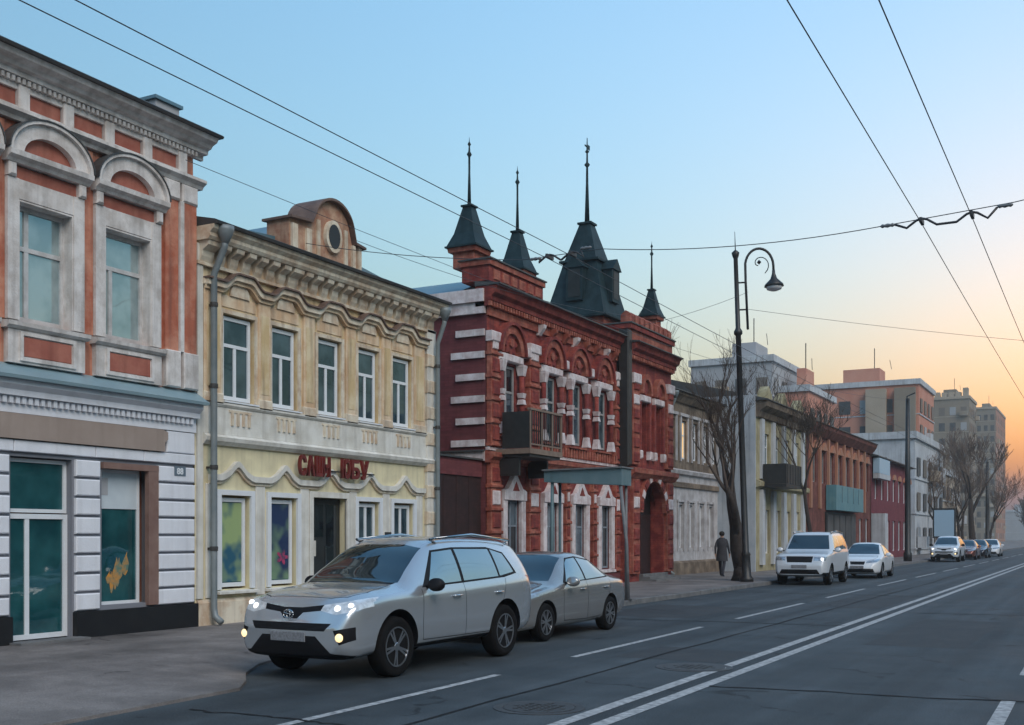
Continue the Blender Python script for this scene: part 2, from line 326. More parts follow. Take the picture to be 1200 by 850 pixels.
class Bld:
    """building: Empty at its base; u runs along the street (world Y), v outwards from the facade, z up"""
    def __init__(s, name, label, X, Y, cat='building', rz=0, group=None):
        s.o = empty(name, (X, Y, 0), label, cat, group, rz); s.Y = Y if rz == 0 else 0
    def fn_uz(s): return lambda u, z, v: (v, u-s.Y, z)
    def fn_vz(s): return lambda v, z, u: (v, u-s.Y, z)
    def box(s, name, m, u0, u1, v0, v1, z0, z1, par=None, ch=0):
        mb = MB()
        (mb.ringbox(v0, v1, u0-s.Y, u1-s.Y, z0, z1, ch) if ch else mb.box(v0, v1, u0-s.Y, u1-s.Y, z0, z1))
        return mb.build(name, m, par or s.o)
    def boxes(s, name, m, lst, par=None, stuff=False):
        mb = MB()
        for u0, u1, v0, v1, z0, z1 in lst: mb.box(v0, v1, u0-s.Y, u1-s.Y, z0, z1)
        o = mb.build(name, m, par or s.o)
        if stuff: o['kind'] = 'stuff'
        return o
    def mould(s, name, m, prof, u0, u1, par=None):      # prof in (v, z)
        return MB().prism(prof, s.fn_vz(), u0, u1).build(name, m, par or s.o)
    def slab(s, name, m, poly, v0, v1, par=None):       # poly in (u, z)
        return MB().prism(poly, s.fn_uz(), v0, v1).build(name, m, par or s.o)
    def wall(s, name, m, u0, u1, z0, z1, holes, v=0., t=.3, par=None):
        us = sorted({u0, u1} | {h[0] for h in holes} | {h[1] for h in holes}); zs = sorted({z0, z1} | {h[2] for h in holes} | {h[3] for h in holes})
        us = [u for u in us if u0 <= u <= u1]; zs = [z for z in zs if z0 <= z <= z1]
        mb = MB(); f = s.fn_uz(); inh = lambda u, z: any(h[0] < u < h[1] and h[2] < z < h[3] for h in holes)
        def q(*p):
            b = len(mb.v); mb.v += p; mb.f.append(tuple(range(b, b+4)))
        for i in range(len(us)-1):
            for j in range(len(zs)-1):
                if not inh((us[i]+us[i+1])/2, (zs[j]+zs[j+1])/2):
                    q(f(us[i], zs[j], v), f(us[i+1], zs[j], v), f(us[i+1], zs[j+1], v), f(us[i], zs[j+1], v))
        for a, b2, c, d in holes:
            q(f(a, c, v), f(a, d, v), f(a, d, v-t), f(a, c, v-t)); q(f(b2, c, v-t), f(b2, d, v-t), f(b2, d, v), f(b2, c, v))
            q(f(a, d, v), f(b2, d, v), f(b2, d, v-t), f(a, d, v-t)); q(f(a, c, v-t), f(b2, c, v-t), f(b2, c, v), f(a, c, v))
        return mb.build(name, m, par or s.o, fix=False)
    def body(s, m, u0, u1, depth, z1, v=-.3, z0=0, name='side_wall'):   # the block behind the facade skin
        return s.box(name, m, u0, u1, -depth, v, z0, z1)
    def win(s, u0, u1, z0, z1, v, tr=(), mu=(), fw=.07, fm='white_plastic', gm='glass_b2', mu_top=None, dep=.06, name='window', panes=None):
        """frame with transoms at heights tr and mullions at fractions mu (up to mu_top); each pane its own mesh"""
        L = [(u0, u0+fw, v-dep, v, z0, z1), (u1-fw, u1, v-dep, v, z0, z1), (u0+fw, u1-fw, v-dep, v, z0, z0+fw), (u0+fw, u1-fw, v-dep, v, z1-fw, z1)]
        for t in tr: L.append((u0+fw, u1-fw, v-dep, v-.004, t-fw*.45, t+fw*.45))
        ms = [u0+(u1-u0)*k for k in mu]; zt = mu_top if mu_top else z1-fw
        for x in ms: L.append((x-fw*.5, x+fw*.5, v-dep, v-.008, z0+fw, zt))
        w = s.boxes(name, fm, L)
        cells = []; zz = [z0+fw] + sorted(tr) + [z1-fw]
        for a, b in zip(zz[:-1], zz[1:]):
            xs = [u0+fw] + ([x for x in ms] if a < zt-.05 else []) + [u1-fw]
            for c, d in zip(xs[:-1], xs[1:]): cells.append((c, d, a, b))
        for c, d, a, b in cells:
            g = gm if isinstance(gm, str) else random.choice(gm)
            s.box('pane', g, c-.006, d+.006, v-dep*.75, v-dep*.5, a-.006, b+.006, par=w)
        return w

# ------------------------------------------------------------------ ground, road, pavements
def sheet(name, m, poly, z, label=None):
    mb = MB(); mb.v = [(x, y, z) for x, y in poly]; mb.f = [tuple(range(len(poly)))]
    return tag(mb.build(name, m, fix=False), kind='structure')
sheet('ground', 'ground', [(-900, -300), (900, -300), (900, 1600), (-900, 1600)], -.02)
KERB = [(-8.25, -60), (-8.3, 5.5), (-8.48, 9.42), (-8.86, 9.95), (-9.34, 10.48), (-9.85, 11.3), (-10.4, 13.0), (-10.4, 34), (-10.4, 160), (-10.0, 420)]
RK = 2.4
road = sheet('road', 'asphalt', [(RK, -60), (RK+.5, 420)] + KERB[::-1], 0.0)
KW = .16
SWX = -10.4-KW
MB().prism([(SWX, -60), (SWX, 160), (-10.0-KW, 420), (-26, 420), (-26, -60)], lambda x, y, z: (x, y, z), -.02, .12).build('sidewalk', 'sidewalk')['kind'] = 'structure'
ap = MB(); K7 = KERB[:7]; n7 = len(K7)       # the pavement slopes down to a low dropped edge before the parking bay
ap.v = [(SWX+.002, p[1], .1215) for p in K7] + [(p[0], p[1], .035) for p in K7] + [(p[0]+.01, p[1], -.02) for p in K7]
for q in range(n7-1): ap.f += [(q, q+1, n7+q+1, n7+q), (n7+q, n7+q+1, 2*n7+q+1, 2*n7+q)]
ap.build('sidewalk_apron', 'sidewalk')['kind'] = 'structure'
# granite kerb stones, one by one where they can be told apart
kerbo = MB()
a = 36.0
kerbo.prism([(-10.4, a), (-10.4, 160), (-10.0, 420), (-10.0-KW, 420), (-10.4-KW, 160), (-10.4-KW, a)], lambda x, y, z: (x, y, z), -.02, .125)
kb = tag(kerbo.build('kerb', 'kerb'), kind='structure')
st = MB().ringbox(0, .16, 0, .985, -.02, .128, .012); st_o = None
y = 13.0
while y < 35.9:
    if st_o is None: st_o = st.build('kerb_stone', 'kerb', kb); o = st_o
    else: o = st_o.copy(); COL.objects.link(o)
    o.location = (-10.4-KW+random.uniform(-.006, .006), y, random.uniform(-.008, .006)); y += 1.0
sheet('sidewalk_opposite', 'sidewalk', [(RK, -60), (14, -60), (14, 420), (RK+.5, 420)], .12)
MB().box(RK-.16, RK, -60, 300, -.02, .124).build('kerb_opposite', 'kerb')['kind'] = 'structure'
def mark(name, pts, z=.004, m='paint'):
    mb = MB(); mb.v = [(x, y, z) for x, y in pts]; mb.f = [tuple(range(len(pts)))]; o = mb.build(name, m, road, fix=False); return o
def strip(name, xa, ya, xb, yb, wd=.12):
    return mark(name, [(xa-wd/2, ya), (xa+wd/2, ya), (xb+wd/2, yb), (xb-wd/2, yb)])
for s in (-.17, .17):
    mb = MB()
    for k in range(60):
        y0, y1 = -20+k*7, -20+(k+1)*7
        x0 = -4.22-.0016*max(0, y0); x1 = -4.22-.0016*max(0, y1)
        if s < 0 and y0 < 13.6 < y1:
            pass
        b = len(mb.v); mb.v += [(x0+s-.075, y0, .004), (x0+s+.075, y0, .004), (x1+s+.075, y1, .004), (x1+s-.075, y1, .004)]; mb.f.append((b, b+1, b+2, b+3))
    mb.build('centre_line', 'paint', road, fix=False)
DY = [(-3.5, 2.2), (5.5, 12.0), (14.25, 20.1), (22.4, 28.4), (31.2, 37)] + [(39.6+8.6*k, 45.6+8.6*k) for k in range(14)]
for a, b in DY: strip('lane_dash', -6.5-.011*min(a, 40), a, -6.5-.011*min(b, 40), b, .11)
for a, b in [(-9, -3), (-.5, 5.5), (8, 12.6), (15.0, 21)] + [(23.4+8.6*k, 29.4+8.6*k) for k in range(14)]: strip('lane_dash', -.88, a, -.9, b, .14)
# old repair patches in the asphalt
for pts in ([(-6.2, 14.6), (-4.6, 14.5), (-4.55, 16.1), (-6.1, 16.3)], [(-9.9, 22), (-7.6, 22.1), (-7.5, 26), (-9.9, 26.2)], [(-3.4, 18), (-1.9, 18.1), (-1.8, 24), (-3.3, 24.2)], [(-6.3, 27), (-4.7, 27), (-4.7, 33), (-6.3, 33)]):
    mark('asphalt_patch', pts, .002, 'asphalt_patch')
# tar-sealed seams
for k, (xa, ya, xb, yb, wd) in enumerate(((-5.55, 3, -5.75, 60, .05), (-10.2, 21.2, -4.4, 21.6, .07), (-4.0, 12.2, 2.2, 12.9, .06), (-8.0, 8.2, -4.5, 8.0, .05), (-3.9, 26, 2, 26.3, .08), (-10.2, 33, -4.4, 33.2, .09))):
    rs = random.Random(k); N_ = 40; L1, L2 = [], []
    dx_, dy_ = xb-xa, yb-ya; ln = math.hypot(dx_, dy_); nx_, ny_ = -dy_/ln, dx_/ln; o_ = 0
    for q in range(N_+1):
        t_ = q/N_; o_ = o_*.8 + rs.uniform(-.05, .05); h_ = wd*rs.uniform(.25, .6)
        L1.append((xa+dx_*t_+nx_*(o_+h_), ya+dy_*t_+ny_*(o_+h_), .0055)); L2.append((xa+dx_*t_+nx_*(o_-h_), ya+dy_*t_+ny_*(o_-h_), .0055))
    mb = MB(); mb.v = L1+L2; mb.f = [(q, q+1, N_+2+q, N_+1+q) for q in range(N_)]; mb.build('tar_seam', 'tar', road)
def manhole(x, y, label, r=.36):
    e = empty('manhole_cover', (x, y, 0), label, 'manhole', 'iron covers in the roadway')
    MB().lathe([(r+.1, .0), (r+.1, .006), (r+.012, .0062), (r+.01, .002), (.0, .002)], n=32).build('frame_ring', 'iron', e)
    mb = MB().lathe([(r, .002), (r, .008), (0.001, .008)], n=32)
    for i in range(-3, 4):
        for j in range(-3, 4):
            if i*i+j*j < 10: mb.box(i*.085-.025, i*.085+.025, j*.085-.025, j*.085+.025, .008, .013)
    mb.build('lid', 'iron', e)
manhole(-5.0, 9.9, 'round iron manhole cover in the lane left of the double line, beside the long dash')
manhole(-4.75, 13.9, 'round iron manhole cover touching the double white centre line', .4)

# ------------------------------------------------------------------ building 1: red upper floor over white shop floor
B = Bld('red_plaster_house', 'two-storey house with red plaster upper floor and white rusticated shop floor', -14.2, 4.6)
U0, U1 = 4.6, 14.58
wc = [6.66, 8.26, 9.86, 11.46, 13.06]           # upper window axes
up = [(c-.49, c+.49, 4.9, 6.68) for c in wc]
B.wall('upper_wall', 'b1_red', U0, U1, 4.1, 8.6, up, 0, .22)
shop = [(5.55, 6.65), (7.25, 8.35), (9.0, 10.1)]
holes = [(a, b, .6, 2.86) for a, b in shop] + [(10.88, 11.98, .14, 2.9), (12.56, 13.66, .6, 2.86)]
B.wall('lower_wall', 'b1_joint', U0, U1, 0, 4.1, holes, 0, .28)
B.body('b1_red', U0, U1-.002, 11, 8.6, -.3)
# black plinth
for a, b in ((4.6, 10.86), (12.0, 14.62)):
    B.box('plinth', 'b1_plinth', a, b, -.1, .09, 0, .53)
# rusticated piers, block by block
piers = [(4.6, 5.5), (6.7, 7.2), (8.4, 8.95), (10.15, 10.84), (12.02, 12.5), (13.72, 14.58)]
for a, b in piers:
    z = .535; k = 0
    while z < 2.9:
        B.box('stone_block', 'b1_block', a+random.uniform(0, .006), b-random.uniform(0, .006), -.02, .055+random.uniform(-.005, .006), z+.014, min(z+.295, 2.95)-.022, ch=.018); z += .3
for k, (a, b) in enumerate([(4.6, 6.2), (6.2, 7.8), (7.8, 9.4), (9.4, 10.9), (10.9, 12.4), (12.4, 13.4), (13.4, 14.58)]):
    B.box('lintel_stone', 'b1_block', a+.004, b-.004, -.02, .06, 2.965, 3.135, ch=.01)
B.box('sign_board', 'tan_board', 4.6, 13.78, -.02, .10, 3.15, 3.52)
B.slab('sign_board_end', 'tan_board', [(13.783, 3.15), (13.83, 3.15), (13.83, 3.3), (13.90, 3.36), (13.90, 3.48), (13.783, 3.52)], -.02, .097)
B.box('stone_block', 'b1_block', 13.92, 14.58, -.02, .05, 3.15, 3.52, ch=.015)
B.box('frieze', 'b1_block', 4.6, 14.6, -.02, .06, 3.53, 3.66)
B.boxes('dentil_row', 'b1_block', [(4.62+.11*k, 4.62+.11*k+.065, 0.062, .12, 3.665, 3.765) for k in range(90)], stuff=True)
B.mould('cornice_moulding', 'b1_block', [(-.02, 3.662), (.06, 3.662), (.06, 3.77), (.16, 3.775), (.16, 3.86), (.24, 3.93), (.24, 4.0), (-.02, 4.0)], 4.6, 14.59)
B.mould('metal_ledge', 'metal_ledge', [(-.02, 4.003), (.34, 4.003), (.35, 4.05), (.31, 4.07), (0.0, 4.26), (-.02, 4.26)], 4.6, 14.63)
# pedestal zone with red panels under each upper window
for i, c in enumerate(wc):
    B.box('pedestal', 'b1_white', c-.69, c+.69, -.02, .10, 4.262, 4.76)
    B.box('apron_panel', 'b1_red_panel', c-.43, c+.43, .05, .112, 4.37, 4.66, ch=.008)
    B.boxes('apron_frame', 'b1_white', [(c-.5, c+.5, .1, .13, 4.30, 4.355), (c-.5, c+.5, .1, .13, 4.675, 4.73), (c-.5, c-.445, .1, .13, 4.355, 4.675), (c+.445, c+.5, .1, .13, 4.355, 4.675)])
    B.mould('sill', 'b1_white', [(-.2, 4.763), (.13, 4.763), (.18, 4.80), (.19, 4.86), (-.2, 4.90)], c-.74, c+.74)
    # surround
    B.box('jamb', 'b1_white', c-.69, c-.492, -.02, .09, 4.9, 6.98); B.box('jamb', 'b1_white', c+.492, c+.69, -.02, .09, 4.9, 6.98)
    B.box('lintel', 'b1_white', c-.492, c+.492, -.02, .075, 6.69, 6.98)
    B.box('lintel_panel', 'b1_red_panel', c-.56, c+.56, -.02, .05, 6.99, 7.17)
    for s in (-1, 1): B.box('bracket', 'b1_white', c+s*.63-.07, c+s*.63+.07, -.02, .15, 6.985, 7.19, ch=.03)
    B.mould('pediment_base', 'b1_white', [(-.02, 7.19), (.14, 7.19), (.17, 7.23), (.24, 7.27), (.25, 7.345), (-.02, 7.345)], c-.75, c+.75)
    B.slab('pediment_arch', 'b1_white', arc(c, 7.35, .70, .52, 0, 180, 18) + arc(c, 7.35, .47, .32, 180, 0, 18), -.02, .17)
    B.slab('pediment_rim', 'b1_white', arc(c, 7.35, .75, .57, 0, 180, 18) + arc(c, 7.35, .702, .522, 180, 0, 18), -.02, .23)
    B.slab('pediment_cap', 'roof_dark', arc(c, 7.35, .77, .59, 2, 178, 18) + arc(c, 7.35, .752, .572, 178, 2, 18), -.02, .25)
    B.slab('tympanum', 'b1_red_panel', arc(c, 7.352, .468, .318, 0, 180, 14), -.02, .06)
    B.boxes('reveal', 'b1_white', [(c-.489, c-.47, -.2, .07, 4.9, 6.68), (c+.47, c+.489, -.2, .07, 4.9, 6.68), (c-.469, c+.469, -.2, .07, 6.655, 6.679)])
    wv = -.13
    w_ = B.win(c-.49, c+.49, 4.92, 6.66, wv, tr=(6.08,) if i != 3 else (6.02,), mu=(.30,), fw=.075, fm='white_frame', gm='glass_up', dep=.07, mu_top=None if i == 3 else 6.08)
    B.box('back_board', 'curtain' if i % 2 else 'glass_dark', c-.49, c+.49, -.29, -.24, 4.9, 6.68)
# plain pilaster strips between windows and the rough corner strip
for c in [5.86, 7.46, 9.06, 10.66, 12.26]:
    B.box('wall_strip', 'b1_red', c-.1, c+.1, -.02, .035, 4.9, 7.8)
B.box('corner_pilaster', 'b1_red', 13.86, 14.16, -.02, .07, 4.9, 7.5); B.box('corner_pilaster', 'b1_red', 14.27, 14.58, -.02, .085, 4.9, 7.5)
for a, b in ((13.84, 14.18), (14.25, 14.6)):
    B.box('pilaster_base', 'b1_white', a, b, -.02, .13, 4.27, 4.9, ch=.02); B.box('pilaster_capital', 'b1_white', a-.02, b+.0, -.02, .12, 7.5, 7.82, ch=.03)
B.box('pilaster_strip', 'b1_white', 14.175, 14.262, -.02, .11, 4.9, 7.5)
B.mould('frieze_moulding', 'b1_white', [(-.02, 7.83), (.09, 7.83), (.12, 7.88), (.2, 7.93), (.2, 7.98), (-.02, 7.98)], U0, U1+.14)
# attic frieze: red panels between little white piers
xs = [U0+.05 + .80*k for k in range(13)]
for k, x in enumerate(xs):
    B.box('attic_pier', 'b1_white', x-.1, x+.1, -.02, .11, 7.985, 8.37, ch=.02)
    if k < 12:
        B.boxes('attic_frame', 'b1_white', [(x+.1, x+.7, -.02, .075, 7.985, 8.05), (x+.1, x+.7, -.02, .075, 8.29, 8.37)])
        B.box('attic_panel', 'b1_red_panel', x+.11, x+.69, -.02, .03, 8.052, 8.288)
B.boxes('dentil_row', 'b1_white', [(U0+.09*k, U0+.09*k+.05, .05, .14, 8.375, 8.45) for k in range(111)], stuff=True)
B.mould('cornice', 'b1_white', [(-.02, 8.375), (.05, 8.375), (.05, 8.455), (.16, 8.46), (.17, 8.53), (.24, 8.55), (.28, 8.60), (.38, 8.64), (.42, 8.71), (-.02, 8.71)], U0, U1+.2)
B.mould('roof_edge', 'roof_dark', [(-.3, 8.715), (.47, 8.715), (.49, 8.75), (.45, 8.78), (-.3, 8.9)], U0, U1+.26)
B.slab('roof', 'roof_dark', [(U0, 8.62), (U1, 8.62), (U1+.1, 8.84), ((U0+U1)/2, 9.1), (U0, 9.0)], -11, -.31)
ch = B.box('chimney', 'far_grey', 14.0, 14.55, -.85, -.3, 8.75, 9.28); B.box('chimney_cap', 'roof_teal', 13.95, 14.6, -.9, -.25, 9.283, 9.34, par=ch)
# shop door: narrow fixed leaf, wide leaf, dark fanlight
B.win(10.88, 11.98, .16, 2.05, -.10, mu=(.34,), fw=.075, gm='glass_shop', name='door')
B.win(10.88, 11.98, 2.07, 2.88, -.12, fw=.055, gm='glass_shop', name='fanlight')
B.box('door_step', 'kerb', 10.8, 12.05, 0, .35, .1, .155)
# shop window with brown frame, white blind top and poster
for a, b in shop + [(12.56, 13.66)]:
    for nm, bx in (('window_casing', (a-.02, b+.05, -.02, .075, 2.80, 2.90)), ('window_casing', (b-.17, b+.05, -.02, .07, .56, 2.80))): B.box(nm, 'brown_frame', *bx)
    w_ = B.win(a, b-.18, .60, 2.80, -.14, fw=.05, gm='glass_shop', fm='white_plastic')
    B.box('blind', 'blind_white', a+.05, b-.23, -.168, -.150, 2.16, 2.75, par=w_)
    B.box('notice', 'far_grey', a+.06, a+.26, -.149, -.146, 2.38, 2.66, par=w_)
    c = (a+b-.18)/2
    for k in range(11):
        a_ = random.uniform(0, 6.28); rr = random.uniform(.0, .2); cx_, cz_ = c+rr*math.cos(a_), 1.12+rr*1.5*math.sin(a_); w1, h1 = random.uniform(.04, .09), random.uniform(.1, .22)
        B.slab('petal_print', 'poster_yellow', [(cx_-w1, cz_), (cx_-w1*.5, cz_-h1*.7), (cx_, cz_-h1*.8), (cx_+w1*.6, cz_-h1*.5), (cx_+w1, cz_+h1*.1), (cx_+w1*.4, cz_+h1*.7), (cx_+rr*.2, cz_+h1)], -.1705+.0004*k, -.166+.0004*k, par=w_)
pl = B.box('house_number_plate', 'number_plate_blue', 14.08, 14.34, .05, .066, 2.76, 2.92)
me = text_mesh('88', .15, .002); o = mk('house_number', me, 'white_plastic', pl)
o.matrix_local = Matrix.Translation((.068, 14.13-4.6, 2.785)) @ Matrix.Rotation(R(90), 4, 'Z') @ Matrix.Rotation(R(90), 4, 'X')

# ------------------------------------------------------------------ downpipes
def downpipe(B, u, z1, v=.16, gut=.42, r=.055, m='pipe', z0=.18):
    mb = MB().tube([(gut, u-B.Y, z1), (gut-.02, u-B.Y, z1-.16), (v, u+.0-B.Y, z1-.62), (v, u-B.Y, z0+.25), (v+.03, u-B.Y, z0+.1), (v+.18, u-B.Y, z0)], r, 10)
    p = mb.build('downpipe', m, B.o, True)
    MB().lathe([(r, z1-.1), (r*2.6, z1+.12), (r*2.6, z1+.2), (r*2.2, z1+.2)], (gut, u-B.Y, 0), 12).build('funnel', m, p, True)
    z = z1-1.2
    while z > .8:
        MB().lathe([(r+.012, z), (r+.014, z+.04), (r+.012, z+.08)], (v, u-B.Y, 0), 10).box(-.02, v, u-.02-B.Y, u+.02-B.Y, z+.02, z+.06).build('clamp', 'iron', p); z -= 1.45
    return p

# ------------------------------------------------------------------ building 2: yellow
Y = Bld('yellow_house', 'two-storey ochre and cream house with bracketed cornice and red letter sign', -14.2, 14.62)
U0, U1 = 14.62, 22.5
wu = [(15.35, 16.13), (16.69, 17.40), (18.11, 18.82), (19.49, 20.18), (20.79, 21.5)]
gw = [(15.3, 15.99), (16.66, 17.35), (19.49, 20.18), (20.83, 21.55)]
Y.wall('upper_wall', 'b2_wall', U0, U1, 4.12, 7.0, [(a-.04, b+.04, 4.2, 5.78) for a, b in wu], 0, .2)
Y.wall('lower_wall', 'b2_cream', U0, U1, 0, 4.12, [(a-.05, b+.05, .74, 2.46) for a, b in gw] + [(17.9, 19.03, .14, 2.5)], 0, .22)
Y.body('b2_wall', U0+.01, U1-.002, 11, 7.0, -.24)
Y.mould('plinth', 'b2_trim', [(-.02, 0), (.07, 0), (.07, .52), (.03, .58), (-.02, .58)], U0+.03, 17.86); Y.mould('plinth', 'b2_trim', [(-.02, 0), (.07, 0), (.07, .52), (.03, .58), (-.02, .58)], 19.07, U1)
pc = [15.02] + [(a[1]+b[0])/2 for a, b in zip(wu[:-1], wu[1:])] + [21.82]
for i, (a, b) in enumerate(wu):
    Y.win(a, b, 4.22, 5.75, -.06, tr=(5.22,), mu=(.47,), mu_top=5.2, fw=.07, gm='glass_b2')
    Y.boxes('window_surround', 'b2_trim', [(a-.13, a-.042, -.02, .03, 4.2, 5.86), (b+.042, b+.13, -.02, .03, 4.2, 5.86), (a-.042, b+.042, -.02, .03, 5.785, 5.86)])
    Y.mould('sill', 'white_plastic', [(-.1, 4.15), (.10, 4.15), (.10, 4.18), (-.1, 4.215)], a-.08, b+.08)
    Y.box('head_panel', 'b2_peach', a-.06, b+.06, -.02, .018, 5.9, 6.12, ch=.006)
    c = (a+b)/2      # shell ornament under each wave
    Y.slab('shell_ornament', 'b2_trim', arc(c, 6.12, .26, .28, 0, 180, 10), -.02, .05)
    Y.boxes('apron_triglyph', 'b2_trim', [(c+k-.03, c+k+.03, .045, .07, 3.74, 3.98) for k in (-.22, -.07, .08, .23)] + [(c-.3, c+.3, .045, .062, 3.98, 4.02)])
for i, c in enumerate(pc):
    wdt = .17 if 0 < i < 5 else .22
    Y.box('pilaster', 'b2_peach', c-wdt, c+wdt, -.02, .06, 4.14, 6.2, ch=.012)
    Y.box('pilaster_inset', 'b2_wall', c-wdt+.06, c+wdt-.06, .05, .068, 4.4, 5.9)
    Y.box('pilaster_capital', 'b2_trim', c-wdt-.03, c+wdt+.03, -.02, .10, 6.2, 6.3, ch=.02); Y.box('pilaster_base', 'b2_trim', c-wdt-.03, c+wdt+.03, -.02, .09, 4.09, 4.3, ch=.02)
Y.box('left_strip', 'b2_pale', 14.64, 14.78, -.02, .05, .6, 6.9); Y.box('right_strip', 'b2_pale', 22.12, 22.49, -.02, .08, .6, 6.6, ch=.01)
for k in range(9): Y.box('quoin', 'b2_trim', 22.1, 22.5, -.02, .11, .75+.62*k, .75+.62*k+.3, ch=.02)
# wavy cornice over the upper windows
def wave(x, centers, lo, hi, hw):
    z = lo
    for c in centers:
        t = abs(x-c)/hw
        if t < 1: z = lo + (hi-lo)*(.5+.5*math.cos(math.pi*min(1, max(0, (t-.35)/.65))))
    return z
def wavy(name, m, u0, u1, centers, lo, hi, hw, th, v0, v1, n=150):
    us = [u0+(u1-u0)*k/n for k in range(n+1)]
    return Y.slab(name, m, [(u, wave(u, centers, lo, hi, hw)) for u in us] + [(u, wave(u, centers, lo, hi, hw)-th) for u in reversed(us)], v0, v1)
cen = [(a+b)/2 for a, b in wu]
wavy('wave_moulding', 'b2_trim', 14.8, 22.1, cen, 6.30, 6.50, .52, .10, -.02, .16)
wavy('wave_moulding', 'b2_peach', 14.8, 22.1, cen, 6.20, 6.40, .52, .07, -.02, .10)
wavy('wave_capping', 'b2_dark', 14.78, 22.12, cen, 6.335, 6.535, .52, .032, -.02, .21)
# frieze, brackets and cornice
Y.box('frieze', 'b2_peach', U0, U1, -.02, .02, 6.56, 6.92)
k = 0; u = 14.84
while u < 22.4:
    big = k % 7 == 0
    hw = .10 if not big else .15
    Y.mould('bracket', 'b2_trim', [(-.02, 6.60), (.06, 6.60), (.10, 6.68), (.12, 6.78), (.26, 6.86), (.28, 6.94), (-.02, 6.94)], u-hw, u+hw); u += .335; k += 1
Y.box('frieze_band', 'b2_trim', U0, U1, -.02, .08, 6.53, 6.59)
Y.mould('cornice', 'b2_trim', [(-.02, 6.945), (.30, 6.945), (.34, 7.0), (.34, 7.06), (.42, 7.12), (.44, 7.19), (-.02, 7.19)], U0+.02, U1)
Y.mould('roof_edge', 'roof_dark', [(-.2, 7.195), (.50, 7.195), (.52, 7.24), (.46, 7.27), (-.2, 7.42)], U0+.02, U1+.03)
Y.slab('roof', 'roof_teal', [(U0+.02, 7.0), (U1, 7.0), (U1, 7.35), (18.6, 7.75), (U0+.02, 7.4)], -11, -.21)
# middle bands
Y.box('apron_band', 'b2_pale', U0+.16, U1, -.02, .045, 3.56, 4.06); Y.mould('sill_band', 'b2_pale', [(-.02, 4.062), (.06, 4.062), (.09, 4.10), (.09, 4.135), (-.02, 4.145)], U0+.16, U1)
Y.mould('string_course', 'b2_pale', [(-.02, 3.36), (.05, 3.36), (.12, 3.43), (.14, 3.50), (.06, 3.555), (-.02, 3.555)], U0+.16, U1+.06)
# ogee hood mouldings over the ground floor
gc = [15.65, 17.0, 18.46, 19.84, 21.2]
def ogee(x):
    for c in gc:
        t = abs(x-c)
        if t < .55: return 2.83 + .17*(.5+.5*math.cos(math.pi*min(1, t/.48))) + .10*max(0, 1-t/.2)
    return 2.83
us = [14.95+.04*k for k in range(178)]
Y.slab('hood_moulding', 'b2_pale', [(u, ogee(u)) for u in us] + [(u, ogee(u)-.11) for u in reversed(us)], -.02, .10)
Y.slab('hood_lower_band', 'b2_trim', [(u, ogee(u)-.112) for u in us] + [(u, ogee(u)-.17) for u in reversed(us)], -.02, .05)  # lower trim band, stepped back below the hood moulding
for c in [15.0, 16.32, 17.64, 19.26, 20.5, 21.85]:
    Y.box('ground_pilaster', 'b2_pale', c-.13, c+.13, -.02, .035, .6, 2.66, ch=.01)
for i, (a, b) in enumerate(gw):
    w_ = Y.win(a, b, .78, 2.42, -.06, fw=.075, gm='glass_shop' if i < 2 else 'glass_b2', mu=() if i < 2 else (.5,))
    Y.boxes('window_surround', 'white_plastic', [(a-.16, a-.052, -.02, .05, .74, 2.56), (b+.052, b+.16, -.02, .05, .74, 2.56), (a-.052, b+.052, -.02, .05, 2.465, 2.56)])
    Y.mould('sill', 'b2_pale', [(-.1, .66), (.14, .66), (.14, .70), (-.1, .738)], a-.2, b+.2)
    if i < 2:
        Y.box('poster', ('poster_green', 'poster_blue')[i], a+.08, b-.08, -.09, -.083, .87, 2.33, par=w_)
        if i == 1: Y.slab('flower_print', 'poster_pink', [(a+.42+.13*(1+.45*math.cos(5*t))*math.cos(t), 1.3+.11*(1+.45*math.cos(5*t))*math.sin(t)) for t in [math.pi*k/15 for k in range(30)]], -.081, -.077, par=w_)
d = Y.box('entrance_door', 'door_dark', 17.92, 19.01, -.2, -.14, .14, 2.48)
Y.box('notice', 'b2_pale', 18.0, 18.2, -.139, -.134, 1.3, 1.62, par=d); Y.box('door_handle', 'chrome', 18.48, 18.5, -.139, -.1, 1.0, 1.5, par=d)
Y.box('glazing', 'glass_dark', 18.04, 18.44, -.139, -.132, 1.7, 2.36, par=d); Y.box('glazing', 'glass_dark', 18.54, 18.92, -.139, -.132, .9, 2.36, par=d)
Y.boxes('door_casing', 'b2_pale', [(17.78, 17.9, -.02, .05, .14, 2.62), (19.03, 19.15, -.02, .05, .14, 2.62), (17.9, 19.03, -.02, .05, 2.502, 2.62)])
Y.box('door_step', 'kerb', 17.8, 19.15, 0, .4, .1, .17); Y.box('wall_box', 'dark_metal', 20.42, 20.56, 0.036, .12, 1.45, 1.8)
